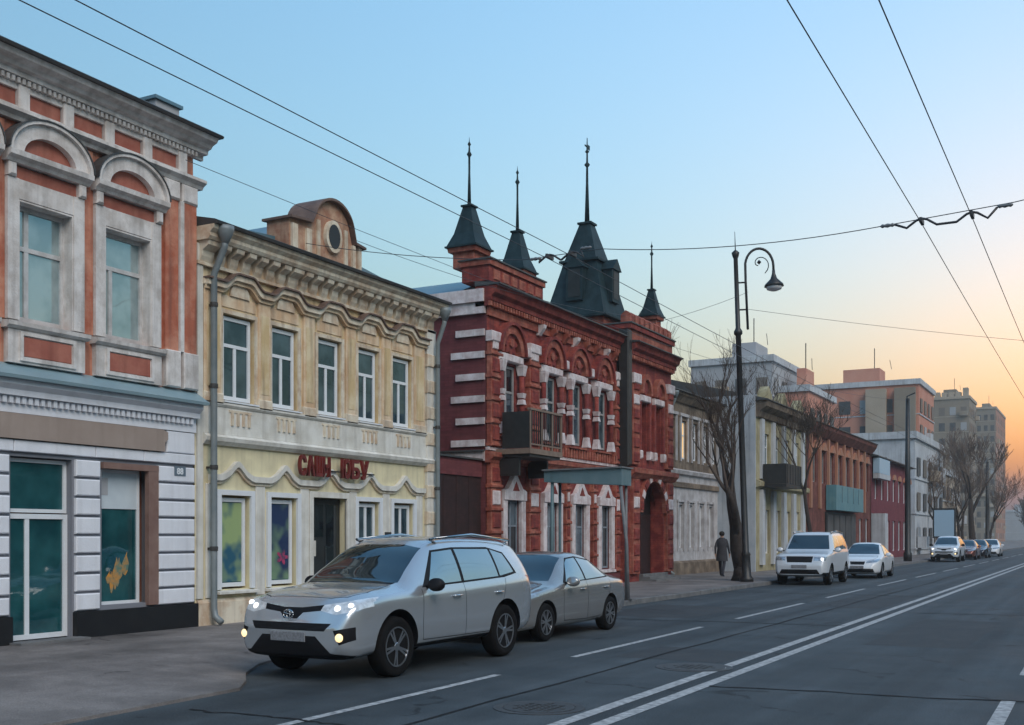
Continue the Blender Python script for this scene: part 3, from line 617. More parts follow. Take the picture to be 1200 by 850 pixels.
# dormer
dm = Y.slab('dormer', 'b2_dormer', [(17.02, 7.2), (17.02, 7.93), (17.62, 7.98)] + arc(18.36, 8.02, .62, .56, 165, 15, 14) + [(19.06, 7.86), (19.34, 7.82), (19.34, 7.2)], -.42, .14)
for p_ in ((17.06, 17.22), (17.5, 17.66), (19.02, 19.12), (19.22, 19.33)): Y.box('dormer_pilaster', 'b2_trim', p_[0], p_[1], .139, .2, 7.3, 7.84, par=dm)
us = [(16.96, 7.97), (17.62, 8.02)] + arc(18.36, 8.05, .66, .58, 163, 17, 14) + [(19.08, 7.91), (19.42, 7.87)]
Y.slab('dormer_cap', 'b2_dark', us + [(u, z-.05) for u, z in reversed(us)], -.5, .26, par=dm)
Y.slab('oculus_ring', 'b2_trim', arc(18.36, 7.86, .27, .33, 0, 360, 20)[:-1], .1, .22, par=dm); Y.slab('oculus_glass', 'b1_plinth', arc(18.36, 7.86, .19, .25, 0, 360, 20)[:-1], .221, .227, par=dm)
for u in (17.9, 18.82): Y.box('dormer_strip', 'b2_trim', u-.05, u+.05, .139, .18, 7.3, 8.1, par=dm)
Y.slab('dormer_roof', 'roof_teal', [(16.6, 7.35), (17.25, 7.75), (18.36, 8.3), (19.2, 7.75), (19.3, 7.3)], -3.5, -.421, par=dm)
downpipe(Y, 14.92, 7.0, .17, .44, .06); downpipe(Y, 22.38, 6.9, .2, .4, .055)
# red letters
sg = empty('shop_sign', (-14.07, 17.4, 2.93), 'dark red shop letters mounted over the dark entrance door', 'sign')
MB().box(-.012, .012, 0, 2.48, .10, .13).build('sign_rail', 'dark_metal', sg)
def letters(s, u, wd, size):
    for k, chh in enumerate(s):
        me = text_mesh(chh, size, .03); xs_ = [v.co.x for v in me.vertices]; sx = wd*.88/(max(xs_)-min(xs_)); 
        for v in me.vertices: v.co.x = (v.co.x-min(xs_))*sx
        o = mk('letter', me, 'sign_red', sg)
        o.matrix_local = Matrix.Translation((.04, u+k*wd, 0)) @ Matrix.Rotation(R(90), 4, 'Z') @ Matrix.Rotation(R(90), 4, 'X')
letters('САШЫ', -.12, .255, .52); letters('ЮБУ', 1.26, .33, .52)

# ------------------------------------------------------------------ gate in the gap
g = Bld('courtyard_gate', 'plank courtyard gate coloured as in shade between yellow house and red brick mansion', -14.98, 22.52, 'gate')
for k in range(11): g.box('plank', 'shade_red', 22.54+.325*k, 22.54+.325*k+.315, -.03, .02+.006*(k % 2), .15, 3.3)
g.box('gate_frame', 'dark_metal', 22.54, 26.1, -.08, -.032, 2.9, 3.05); g.box('gate_frame', 'dark_metal', 22.54, 26.1, -.08, -.032, .5, .65)
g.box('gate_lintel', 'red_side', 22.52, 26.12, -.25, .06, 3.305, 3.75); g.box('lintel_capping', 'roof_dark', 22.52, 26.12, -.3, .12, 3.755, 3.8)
g.box('wall_box', 'far_grey', 23.2, 23.45, .03, .12, 2.2, 2.5)

# ------------------------------------------------------------------ building 3: red brick mansion
M = Bld('red_brick_mansion', 'red brick mansion with white ornament and dark teal spired roof', -14.8, 26.15)
U0, U1 = 26.15, 35.2
gw = [27.58, 30.05, 32.05, 34.1]; gh = [(c-.42, c+.42, .62, 2.9) for c in gw]
uw = [27.3, 29.9, 31.75, 33.75]; uh = [(c-.46, c+.46, 4.55, 6.5) for c in uw]
M.wall('brick_wall', 'red_brick', U0, U1, 0, 8.4, gh + uh, 0, .3)
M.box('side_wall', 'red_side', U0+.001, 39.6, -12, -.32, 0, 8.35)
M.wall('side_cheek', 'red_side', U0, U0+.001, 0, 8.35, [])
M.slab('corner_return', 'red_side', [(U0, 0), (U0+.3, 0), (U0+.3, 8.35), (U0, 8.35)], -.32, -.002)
# white quoins on the side face
z = 4.3
for k, z in enumerate([4.15, 4.75, 5.35, 5.95, 6.55, 7.15]):
    M.box('quoin', 'red_white', U0-.06, U0+.2, -(.95 if k % 2 else 1.1), -.05, z, z+.18, ch=.0)
M.box('side_cornice', 'red_white', U0-.10, U0+.2, -1.7, -.02, 7.75, 8.05); M.box('side_cornice', 'red_white', U0-.17, U0+.2, -1.8, -.02, 8.055, 8.4)
M.box('side_band', 'red_white', U0-.09, U0+.2, -1.9, -.02, 3.75, 4.0); M.box('side_band_cap', 'roof_dark', U0-.16, U0+.2, -2.0, -.02, 4.005, 4.05)
# plinth
M.mould('plinth', 'red_side', [(-.02, 0), (.12, 0), (.12, .45), (.06, .55), (-.02, .55)], U0-.05, U1)
def pier(c, hw, z0, z1, n, white=()):
    M.box('pier', 'red_orange', c-hw, c+hw, -.02, .13, z0, z1)
    h = (z1-z0)/n
    for k in range(n):
        M.box('pier_panel', 'red_white' if k in white else 'red_brick', c-hw+.09, c+hw-.09, .12, .165, z0+h*k+.12, z0+h*(k+1)-.12, ch=.02)
        M.box('pier_ring', 'red_orange', c-hw-.03, c+hw+.03, -.02, .185, z0+h*k-.045, z0+h*k+.045, ch=.02)
for c, hw in ((26.45, .30), (28.75, .32), (35.0, .2)):
    pier(c, hw, .56, 3.7, 5, (3,)); pier(c, hw, 4.2, 7.3, 5, (4,))
    M.box('pier_block', 'red_white', c-hw-.02, c+hw+.02, -.02, .2, 7.0, 7.28, ch=.03)
for c, hw in ((31.05, .16), (33.08, .16)): pier(c, hw, .56, 3.7, 6, (4,))
# lower windows with white pointed surrounds
for i, c in enumerate(gw):
    M.slab('pointed_hood', 'red_white', [(c-.66, 2.72), (c+.66, 2.72), (c+.66, 2.98), (c+.42, 3.05), (c+.16, 3.32), (c, 3.5), (c-.16, 3.32), (c-.42, 3.05), (c-.66, 2.98)], -.02, .15)
    M.slab('hood_niche', 'red_brick', [(c-.2, 2.98), (c+.2, 2.98), (c, 3.25)], .14, .158)
    for s in (-1, 1):
        M.box('jamb', 'red_white', c+s*.54-.12, c+s*.54+.12, -.02, .12, .6, 2.72, ch=.02)
    M.mould('sill', 'red_white', [(-.2, .5), (.16, .5), (.16, .58), (-.2, .62)], c-.7, c+.7)
    M.win(c-.42, c+.42, .64, 2.72, -.04, tr=(2.0,), mu=(.5,), fw=.06, fm='blue_frame', gm=['glass_dark', 'glass_red'])
# floor bands
M.mould('floor_band', 'red_orange', [(-.02, 3.7), (.14, 3.7), (.16, 3.78), (.26, 3.86), (.28, 3.98), (-.02, 4.04)], U0-.06, U1+.1)
M.box('band_course', 'red_white', U0-.03, U1, -.02, .1, 4.045, 4.13)
# upper windows with white-ringed colonnettes and rosette arches
def colonnette(u, z0, z1, r=.075):
    p = M.o; yy = u-M.Y
    MB().lathe([(r, z0), (r, z1)], (.15, yy, 0), 10).build('colonnette', 'red_brick', p, True)
    MB().frustum(.15, yy, z0-.02, z0+.30, r*1.55, r*1.05).build('colonnette_base', 'red_white', p)
    zm = (z0+z1)/2+.05
    MB().frustum(.15, yy, zm-.16, zm-.02, r*1.35, r*1.05).frustum(.15, yy, zm+.02, zm+.16, r*1.05, r*1.35).build('colonnette_ring', 'red_white', p)
    MB().frustum(.15, yy, z1-.30, z1-.06, r*1.1, r*1.6).box(.15-r*1.65, .15+r*1.65, yy-r*1.65, yy+r*1.65, z1-.058, z1+.0).build('colonnette_capital', 'red_white', p)
for c in uw:
    for s in (-1, 1): colonnette(c+s*.6, 4.55, 6.55)
    M.box('window_lintel', 'red_white', c-.72, c+.72, -.02, .17, 6.56, 6.78, ch=.03)
    M.slab('kokoshnik', 'red_orange', arc(c, 6.8, .70, .78, 0, 180, 14) + arc(c, 6.8, .50, .56, 180, 0, 14), -.02, .2)
    M.slab('kokoshnik_rim', 'red_brick', arc(c, 6.8, .78, .88, 0, 180, 14) + arc(c, 6.8, .70, .79, 180, 0, 14), -.02, .27)
    M.slab('rosette', 'red_brick', [(c+.33*(1+.22*math.cos(8*t))*math.cos(t), 7.1+.33*(1+.22*math.cos(8*t))*math.sin(t)) for t in [2*math.pi*k/32 for k in range(32)]], -.02, .13)
    M.slab('rosette_core', 'red_orange', arc(c, 7.1, .12, .12, 0, 330, 11), .13, .18)
    M.win(c-.46, c+.46, 4.58, 6.48, -.03, tr=(5.75,), mu=(.5,), fw=.07, fm='wood_frame', gm=['glass_dark', 'glass_b2', 'glass_red'])
    M.mould('sill', 'red_orange', [(-.2, 4.44), (.2, 4.44), (.2, 4.5), (-.2, 4.55)], c-.72, c+.72)
for c in [28.3, 30.85, 32.75, 34.55]:
    M.box('kokoshnik_keystone', 'red_white', c-.12, c+.12, -.02, .22, 6.82, 7.1, ch=.03)
for k in range(29): M.box('baluster_block', 'red_orange', 29.2+.2*k, 29.2+.2*k+.1, -.02, .16, 4.14, 4.42, ch=.015)
# cornice of the main part
def cornice(B, u0, u1, z, m='red_brick', v=0):
    B.mould('cornice', m, [(v-.3, z-.55), (v+.06, z-.55), (v+.1, z-.42), (v+.2, z-.40), (v+.2, z-.28), (v+.32, z-.2), (v+.36, z-.06), (v+.44, z), (v-.3, z)], u0, u1)
    B.boxes('dentil_row', 'red_orange', [(u0+.16*k, u0+.16*k+.09, v+.09, v+.19, z-.54, z-.42) for k in range(int((u1-u0)/.16))], stuff=True)
    B.mould('cornice_capping', 'roof_dark', [(v-.3, z+.003), (v+.48, z+.003), (v+.48, z+.04), (v-.3, z+.14)], u0-.03, u1+.03)
M.box('frieze', 'red_orange', U0, U1, -.02, .07, 7.7, 7.92)
cornice(M, U0-.1, U1, 8.48)
for k, u in enumerate([29.2, 30.0, 30.85, 31.6, 32.4, 33.2, 34.0, 34.7]): M.mould('cornice_bracket', 'red_white' if k % 3 == 0 else 'red_orange', [(-.02, 7.62), (.08, 7.62), (.24, 7.82), (.26, 7.92), (-.02, 7.92)], u-.09, u+.09)
# raised parapet between the two small turrets
M.box('parapet', 'red_brick', U0-.05, 29.35, -.75, .1, 8.63, 9.05); M.box('parapet_band', 'red_orange', U0-.1, 29.4, -.8, .16, 9.053, 9.2); M.box('parapet_capping', 'roof_dark', U0-.14, 29.44, -.84, .2, 9.203, 9.24)
for k in range(6): M.box('parapet_panel', 'red_orange', U0+.2+.5*k, U0+.55+.5*k, .09, .13, 8.7, 8.98, ch=.02)
def turret(x, y, zb, zs, ztop, ztip, h0, h1, label='turret'):
    p = MB().frustum(x, y, zb-.55, zb-.12, h0*.82, h0*.82).frustum(x, y, zb-.12, zb, h0*1.06, h0*1.12).build('turret', 'red_orange', M.o)
    r = MB().frustum(x, y, zb+.003, zb+.05, h0*1.25, h0*1.25).frustum(x, y, zb+.05, zb+(ztop-zb)*.35, h0*1.16, h0*.78).frustum(x, y, zb+(ztop-zb)*.35, ztop, h0*.78, h1).build('turret_roof', 'spire', p)
    MB().frustum(x, y, ztop, ztop+.05, h1*1.35, h1*1.35).build('roof_cap', 'spire', r)
    MB().lathe([(.055, ztop+.05), (.03, (ztop+ztip)/2), (.03, ztip-.55), (.075, ztip-.48), (.03, ztip-.4), (.02, ztip-.25), (.05, ztip-.2), (.012, ztip-.12), (.004, ztip)], (x, y, 0), 8).build('finial', 'spire', r, True)
    return p
turret(-.75, .35, 9.62, 0, 10.8, 12.75, .40, .13); turret(-.70, 3.1, 9.55, 0, 10.75, 12.75, .38, .12)
# tall tent-roof tower
tx, ty = -1.7, 10.35
tw = MB().frustum(tx, ty, 8.3, 9.35, 1.12, 1.12).build('tower', 'red_orange', M.o)
tr_ = MB().frustum(tx, ty, 9.353, 9.43, 1.3, 1.3).frustum(tx, ty, 9.43, 11.45, 1.15, .64).frustum(tx, ty, 11.453, 11.53, .76, .76).frustum(tx, ty, 11.53, 12.9, .62, .21).frustum(tx, ty, 12.903, 12.97, .27, .27).build('tower_roof', 'spire', tw)
MB().lathe([(.10, 12.97), (.05, 14.4), (.04, 15.0), (.11, 15.08), (.04, 15.16), (.03, 15.5), (.08, 15.55), (.03, 15.62), (.015, 16.05)], (tx, ty, 0), 8).build('finial', 'spire', tw, True)
MB().box(tx-.01, tx+.01, ty-.02, ty+.22, 15.66, 15.82).box(tx-.01, tx+.01, ty-.2, ty-.02, 15.70, 15.76).build('weathervane', 'spire', tw)
MB().box(tx-.32, tx+.32, ty-1.12, ty-.5, 10.0, 11.15).prism([(tx-.4, 11.15), (tx+.4, 11.15), (tx, 11.55)], lambda a, b, c: (a, c, b), ty-1.18, ty-.4).build('tower_dormer', 'spire', tw)
MB().box(tx-.22, tx+.22, ty-1.135, ty-1.1, 10.12, 11.08).build('dormer_opening', 'door_dark', tw)
MB().box(tx+.5, tx+1.12, ty-.32, ty+.32, 10.0, 11.15).prism([(ty-.4, 11.15), (ty+.4, 11.15), (ty, 11.55)], lambda a, b, c: (c, a, b), tx+.4, tx+1.18).build('tower_dormer', 'spire', tw)
MB().box(tx+1.1, tx+1.135, ty-.22, ty+.22, 10.12, 11.08).build('dormer_opening', 'door_dark', tw)
M.slab('roof', 'roof_teal', [(26.2, 8.36), (39.5, 8.36), (37, 9.3), (28.5, 9.3)], -11.5, -1.2)
# right bay
b0, b1, bv = 35.45, 39.75, .3
M.wall('bay_wall', 'red_brick', b0, b1, 0, 8.6, [(36.6, 38.9, .3, 3.7), (36.5, 37.2, 4.6, 6.4), (37.9, 38.6, 4.6, 6.4)], bv, .5)
M.box('bay_side', 'red_brick', b0, b0+.02, -.3, bv-.002, 0, 8.6); M.box('bay_side', 'red_brick', b1-.02, b1, -.3, bv-.002, 0, 8.6)
ar = arc(37.75, 2.55, 1.15, 1.13, 180, 0, 16)
M.slab('arch_spandrel', 'red_brick', [(36.6, 3.7)] + arc(37.75, 2.55, 1.15, 1.13, 180, 90, 8), bv-.3, bv-.002); M.slab('arch_spandrel', 'red_brick', [(38.9, 3.7)] + arc(37.75, 2.55, 1.15, 1.13, 0, 90, 8), bv-.3, bv-.002)
M.slab('arch_ring', 'red_orange', arc(37.75, 2.55, 1.42, 1.4, 0, 180, 18) + arc(37.75, 2.55, 1.14, 1.12, 180, 0, 18), bv-.02, bv+.12)
for k in range(9):
    t0 = 4+k*20; M.slab('voussoir', 'red_white' if k % 2 else 'red_brick', arc(37.75, 2.55, 1.38, 1.36, t0, t0+12, 3) + arc(37.75, 2.55, 1.16, 1.14, t0+12, t0, 3), bv+.11, bv+.15)
dr = M.box('entrance_door', 'door_dark', 36.6, 38.9, -.28, -.22, .3, 3.69)
for a in (36.75, 37.85): M.box('door_leaf', 'shade_red', a, a+.95, -.219, -.18, .35, 2.5, par=dr)
for i in range(3): M.box('entrance_step', 'kerb', 36.5, 39.0, .3+.0, .95-.25*i, .1 if i == 0 else .1+.09*i+.002, .19+.09*i)
for c in (35.95, 39.35):
    for z0, z1, n in ((.4, 3.7, 6), (4.2, 7.2, 6)):
        M.box('bay_pier', 'red_orange', c-.32, c+.32, bv-.02, bv+.12, z0, z1)
        h = (z1-z0)/n
        for k in range(n): M.box('pier_panel', 'red_white' if k in (4,) else 'red_brick', c-.24, c+.24, bv+.11, bv+.17, z0+h*k+.08, z0+h*(k+1)-.08, ch=.03)
    M.box('pier_block', 'red_white', c-.34, c+.34, bv-.02, bv+.2, 7.0, 7.35, ch=.03)
M.mould('bay_band', 'red_orange', [(bv-.02, 3.72), (bv+.12, 3.72), (bv+.2, 3.82), (bv+.28, 3.9), (bv+.28, 4.06), (bv-.02, 4.12)], b0-.04, b1+.1)
for c in (36.85, 38.25):
    M.win(c-.35, c+.35, 4.62, 6.38, bv-.25, tr=(5.7,), mu=(.5,), fw=.06, fm='wood_frame', gm='glass_dark')
    M.slab('kokoshnik', 'red_orange', arc(c, 6.72, .52, .72, 0, 180, 14) + arc(c, 6.72, .36, .52, 180, 0, 14), bv-.02, bv+.2)
    M.slab('rosette', 'red_brick', arc(c, 6.95, .22, .22, 0, 340, 14), bv-.02, bv+.12)
    M.box('window_lintel', 'red_white', c-.5, c+.5, bv-.02, bv+.14, 6.45, 6.68, ch=.03)
    for s in (-1, 1):
        M.box('window_foot', 'red_white', c+s*.46-.1, c+s*.46+.1, bv-.02, bv+.18, 4.42, 4.72, ch=.04)
        M.box('window_colonnette', 'red_brick', c+s*.46-.07, c+s*.46+.07, bv-.02, bv+.13, 4.73, 6.44, ch=.02)
cornice(M, b0-.05, b1+.05, 8.35, v=bv)
M.box('bay_parapet', 'red_orange', b0, b1, -1.4, bv+.05, 8.5, 8.85); M.box('parapet_band', 'red_brick', b0-.05, b1+.05, -1.45, bv+.14, 8.853, 9.02); M.box('parapet_capping', 'roof_dark', b0-.08, b1+.08, -1.5, bv+.18, 9.023, 9.07)
for k in range(9): M.mould('parapet_merlon', 'red_orange', [(bv-.3, 9.072), (bv+.06, 9.072), (bv+.06, 9.36), (bv-.12, 9.5), (bv-.3, 9.36)], b0+.1+.47*k, b0+.42+.47*k)
turret(-.15, 12.75, 9.85, 0, 10.85, 12.7, .32, .10); turret(-2.6, 12.75, 10.0, 0, 11.2, 13.6, .34, .11)
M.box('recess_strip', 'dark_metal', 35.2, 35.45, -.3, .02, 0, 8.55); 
dp = M.box('drain_chute', 'dark_metal', 35.05, 35.4, .14, .5, 4.1, 8.75, ch=.05)
# balcony: solid dark end panel, open brown front rail
bz = 4.06
bl = M.box('balcony', 'rail_brown', 26.5, 28.5, .0, 1.15, bz-.12, bz+.02)
M.box('balcony_end_panel', 'dark_metal', 26.5, 26.54, .29, 1.12, bz+.03, bz+1.02, par=bl)
M.box('balcony_soffit', 'dark_metal', 26.56, 28.44, .29, 1.1, bz-.2, bz-.124, par=bl)
for u in (26.52, 27.2, 27.85, 28.44): M.box('rail_post', 'rail_brown', u, u+.06, 1.08, 1.14, bz+.025, bz+1.05, par=bl)
M.box('top_rail', 'rail_brown', 26.5, 28.5, 1.06, 1.16, bz+1.053, bz+1.11, par=bl); M.box('lower_rail', 'rail_brown', 26.6, 28.42, 1.09, 1.13, bz+.12, bz+.16, par=bl)
for k in range(14): M.box('baluster', 'dark_metal', 26.66+.13*k, 26.685+.13*k, 1.1, 1.125, bz+.162, bz+1.05, par=bl)
for u in (26.6, 28.3): M.slab('balcony_bracket', 'dark_metal', [(u, bz-.7), (u+.1, bz-.7), (u+.1, bz-.21), (u, bz-.21)], .15, .75, par=bl)

# ------------------------------------------------------------------ teal fascia frame on two posts at the kerb
c = empty('street_canopy', (-11.6, 25.6, .12), 'teal fascia canopy on two slim posts before the red brick mansion', 'canopy')
MB().prism([(-1.15, 2.98), (1.0, 2.86), (1.0, 3.28), (-1.15, 3.26)], lambda a, b, q: (a, q, b), -.08, .55).build('fascia', 'teal_fascia', c)
MB().prism([(-1.19, 3.263), (1.04, 3.283), (1.04, 3.32), (-1.19, 3.30)], lambda a, b, q: (a, q, b), -.14, .6).build('fascia_capping', 'grey_post', c)
MB().tube([(1.14, 0, 0), (1.1, 0, 1.4), (.93, 0, 2.9)], [.05, .045, .05], 8).build('post', 'grey_post', c, True)
MB().tube([(-.98, 0, 0), (-.95, 0, 2.97)], .045, 8).build('post', 'teal_fascia', c, True)
MB().tube([(-.95, .45, 0), (-.95, .45, 2.97)], .04, 8).build('post', 'teal_fascia', c, True); MB().tube([(.9, .45, 0), (.9, .45, 2.9)], .04, 8).build('post', 'grey_post', c, True)
MB().lathe([(.1, 0), (.1, .03), (.05, .05)], (1.14, 0, 0), 10).build('foot_plate', 'iron', c)

# ------------------------------------------------------------------ building 4
D = Bld('weathered_brown_house', 'weathered two-storey house, brown plaster above and whitewashed below', -15.5, 40.3)
U0, U1 = 40.3, 48.69
uw = [42.6, 44.0, 45.4, 46.8, 48.0]; gw = [42.3, 43.6, 44.9, 46.2, 47.5]
D.wall('upper_wall', 'b4_brown', U0, U1, 4.3, 7.45, [(c-.36, c+.36, 4.9, 6.5) for c in uw], 0, .2)
D.wall('lower_wall', 'b4_white', U0, U1, 0, 4.3, [(c-.3, c+.3, 1.2, 3.0) for c in gw], 0, .2)
D.body('b4_brown', U0, U1-.01, 10, 7.45, -.25)
for i, c in enumerate(uw):
    D.win(c-.36, c+.36, 4.92, 6.48, -.1, tr=(5.9,), mu=(.5,), fw=.06, gm='warm_lit' if i == 1 else 'glass_dark', mu_top=5.9)
    D.boxes('window_surround', 'b4_white', [(c-.5, c-.37, -.02, .06, 4.8, 6.65), (c+.37, c+.5, -.02, .06, 4.8, 6.65), (c-.55, c+.55, -.02, .09, 6.66, 6.78)])
for c in gw:
    D.win(c-.3, c+.3, 1.22, 2.98, -.1, mu=(.5,), fw=.05, gm='glass_dark')
    D.boxes('window_surround', 'b4_white', [(c-.42, c-.31, -.02, .06, 1.1, 3.1), (c+.31, c+.42, -.02, .06, 1.1, 3.1), (c-.45, c+.45, -.02, .08, 3.11, 3.2)])
D.mould('string_course', 'b4_white', [(-.02, 4.2), (.12, 4.26), (.16, 4.4), (-.02, 4.48)], U0, U1); D.mould('string_course', 'b4_brown', [(-.02, 3.7), (.08, 3.72), (.08, 3.9), (-.02, 3.95)], U0, U1)
D.mould('plinth', 'b4_brown', [(-.02, 0), (.1, 0), (.1, .6), (-.02, .7)], U0, U1)
D.mould('cornice', 'b4_brown', [(-.02, 7.2), (.1, 7.2), (.25, 7.4), (.35, 7.46), (.35, 7.55), (-.02, 7.55)], U0, U1)
D.mould('roof', 'roof_dark', [(.45, 7.555), (.45, 7.6), (-5, 9.0), (-10, 7.6), (-10, 7.555)], U0, U1)
downpipe(D, 42.0, 7.3, .12, .36, .06)

# ------------------------------------------------------------------ building 5: pale end wall, ochre facade with white pilasters
E5 = Bld('ochre_pilaster_house', 'ochre house with white pilasters and a pale blank end wall', -13.8, 48.7)
U0, U1 = 48.7, 58.1
pu = [49.6, 51.5, 53.4, 55.3, 57.2]
E5.wall('facade_wall', 'b5_wall', U0, U1, 0, 7.7, [(c+.55, c+1.35, 4.7, 6.4) for c in pu[:-1]] + [(c+.5, c+1.4, .9, 2.9) for c in pu[:-1]], 0, .2)
E5.body('b5_fire', U0, U1, 10, 7.7, -.25); E5.box('end_wall', 'b5_fire', U0-.15, U0-.005, -8, .02, 0, 8.0)
for c in pu:
    E5.box('pilaster', 'far_white', c-.22, c+.22, -.02, .12, 4.3, 7.0); E5.box('pilaster_base', 'far_white', c-.25, c+.25, -.02, .14, .4, 3.8)
for c in pu[:-1]:
    E5.win(c+.55, c+1.35, 4.7, 6.4, -.1, tr=(5.8,), mu=(.5,), fw=.07, gm='glass_b2'); E5.win(c+.5, c+1.4, .9, 2.9, -.1, mu=(.5,), fw=.08, gm='glass_dark')
E5.mould('string_course', 'b5_wall', [(-.02, 3.85), (.2, 3.95), (.22, 4.15), (-.02, 4.25)], U0, U1)
E5.mould('cornice', 'b4_brown', [(-.02, 7.0), (.14, 7.05), (.2, 7.3), (.5, 7.5), (.55, 7.75), (-.02, 7.75)], U0, U1)
for u in (50.2, 53.0, 56.2): E5.slab('gable_ornament', 'b5_wall', [(u-.7, 7.76), (u+.7, 7.76), (u+.5, 8.2), (u, 8.55), (u-.5, 8.2)], -.2, .2)
E5.mould('roof', 'roof_dark', [(.6, 7.755), (.6, 7.8), (-5, 9.2), (-10, 7.8), (-10, 7.755)], U0-.1, U1)
bl = E5.box('balcony', 'dark_metal', 49.4, 52.2, .0, 1.2, 3.9, 4.05)
E5.box('balcony_end_panel', 'dark_metal', 49.4, 49.45, .15, 1.2, 4.055, 4.95, par=bl); E5.box('balcony_front_panel', 'dark_metal', 49.452, 52.2, 1.15, 1.2, 4.055, 4.95, par=bl)
for k in range(6): E5.box('panel_rib', 'iron', 49.6+.48*k, 49.64+.48*k, 1.2, 1.22, 4.06, 4.94, par=bl)

# ------------------------------------------------------------------ building 6, 7
F6 = Bld('red_brown_row_house', 'red-brown two-storey row house with turquoise shop sign', -13.8, 58.2)
U0, U1 = 58.2, 76.0
cs = [60+2.1*k for k in range(8)]
F6.wall('facade_wall', 'b6_wall', U0, U1, 0, 7.6, [(c-.45, c+.45, 4.6, 6.3) for c in cs] + [(c-.5, c+.5, .8, 2.8) for c in cs if c > 71.2], 0, .2)
F6.body('b6_wall', U0, U1, 9, 7.6, -.25)
for c in cs:
    F6.win(c-.45, c+.45, 4.6, 6.3, -.1, mu=(.5,), fw=.07, gm='glass_dark', fm='wood_frame'); F6.box('pilaster', 'far_orange', c-1.2, c-.9, -.02, .12, 3.2, 7.1)
    if c > 71.2: F6.win(c-.5, c+.5, .8, 2.8, -.1, mu=(.5,), fw=.07, gm='glass_dark')
    F6.slab('window_hood', 'far_orange', [(c-.6, 6.4), (c+.6, 6.4), (c, 6.85)], -.02, .15)
F6.mould('cornice', 'b6_wall', [(-.02, 7.1), (.1, 7.1), (.4, 7.5), (.45, 7.7), (-.02, 7.7)], U0, U1)
F6.mould('roof', 'roof_dark', [(.5, 7.705), (.5, 7.75), (-4.5, 9.1), (-9, 7.75), (-9, 7.705)], U0, U1)
F6.box('shopfront', 'door_dark', 62.5, 70.6, .0, .1, .3, 3.05)
for k in range(5): F6.box('shop_pane', 'far_window', 62.7+1.6*k, 64.1+1.6*k, .1, .13, .6, 2.9)
sgn = F6.box('shop_sign_board', 'turq_sign', 62.6, 70.4, .05, .6, 3.15, 4.55)
for k in range(1, 5): F6.box('sign_joint', 'teal_fascia', 62.6+1.56*k-.05, 62.6+1.56*k+.05, .6, .62, 3.6, 4.5, par=sgn)
G7 = Bld('dark_crimson_house', 'dark crimson house with a pale blue sign under its eaves', -13.8, 76.2)
U0, U1 = 76.2, 93
cs = [78+2.4*k for k in range(7)]
G7.wall('facade_wall', 'b7_wall', U0, U1, 0, 7.0, [(c-.5, c+.5, 4.2, 5.8) for c in cs] + [(c-.6, c+.6, .6, 2.8) for c in cs], 0, .2)
G7.body('b7_wall', U0, U1, 9, 7.0, -.25)
for c in cs:
    G7.win(c-.5, c+.5, 4.2, 5.8, -.1, mu=(.5,), fw=.08, gm='glass_dark'); G7.win(c-.6, c+.6, .6, 2.8, -.1, mu=(.5,), fw=.08, gm='glass_dark')
    G7.slab('window_arch', 'far_orange', arc(c, 5.8, .65, .4, 0, 180, 8), -.02, .1)
G7.mould('roof', 'roof_dark', [(.45, 7.005), (.45, 7.07), (-4.5, 8.6), (-9, 7.07), (-9, 7.005)], U0, U1)
sg2 = G7.box('sign_board', 'blue_sign', 76.4, 80.5, .1, .5, 5.9, 6.9); G7.box('sign_stripe', 'far_white', 76.4, 80.5, .1, .52, 5.55, 5.88, par=sg2)
G7.box('kiosk_wall', 'far_white', 76.2, 77.2, .02, .9, .1, 3.2)

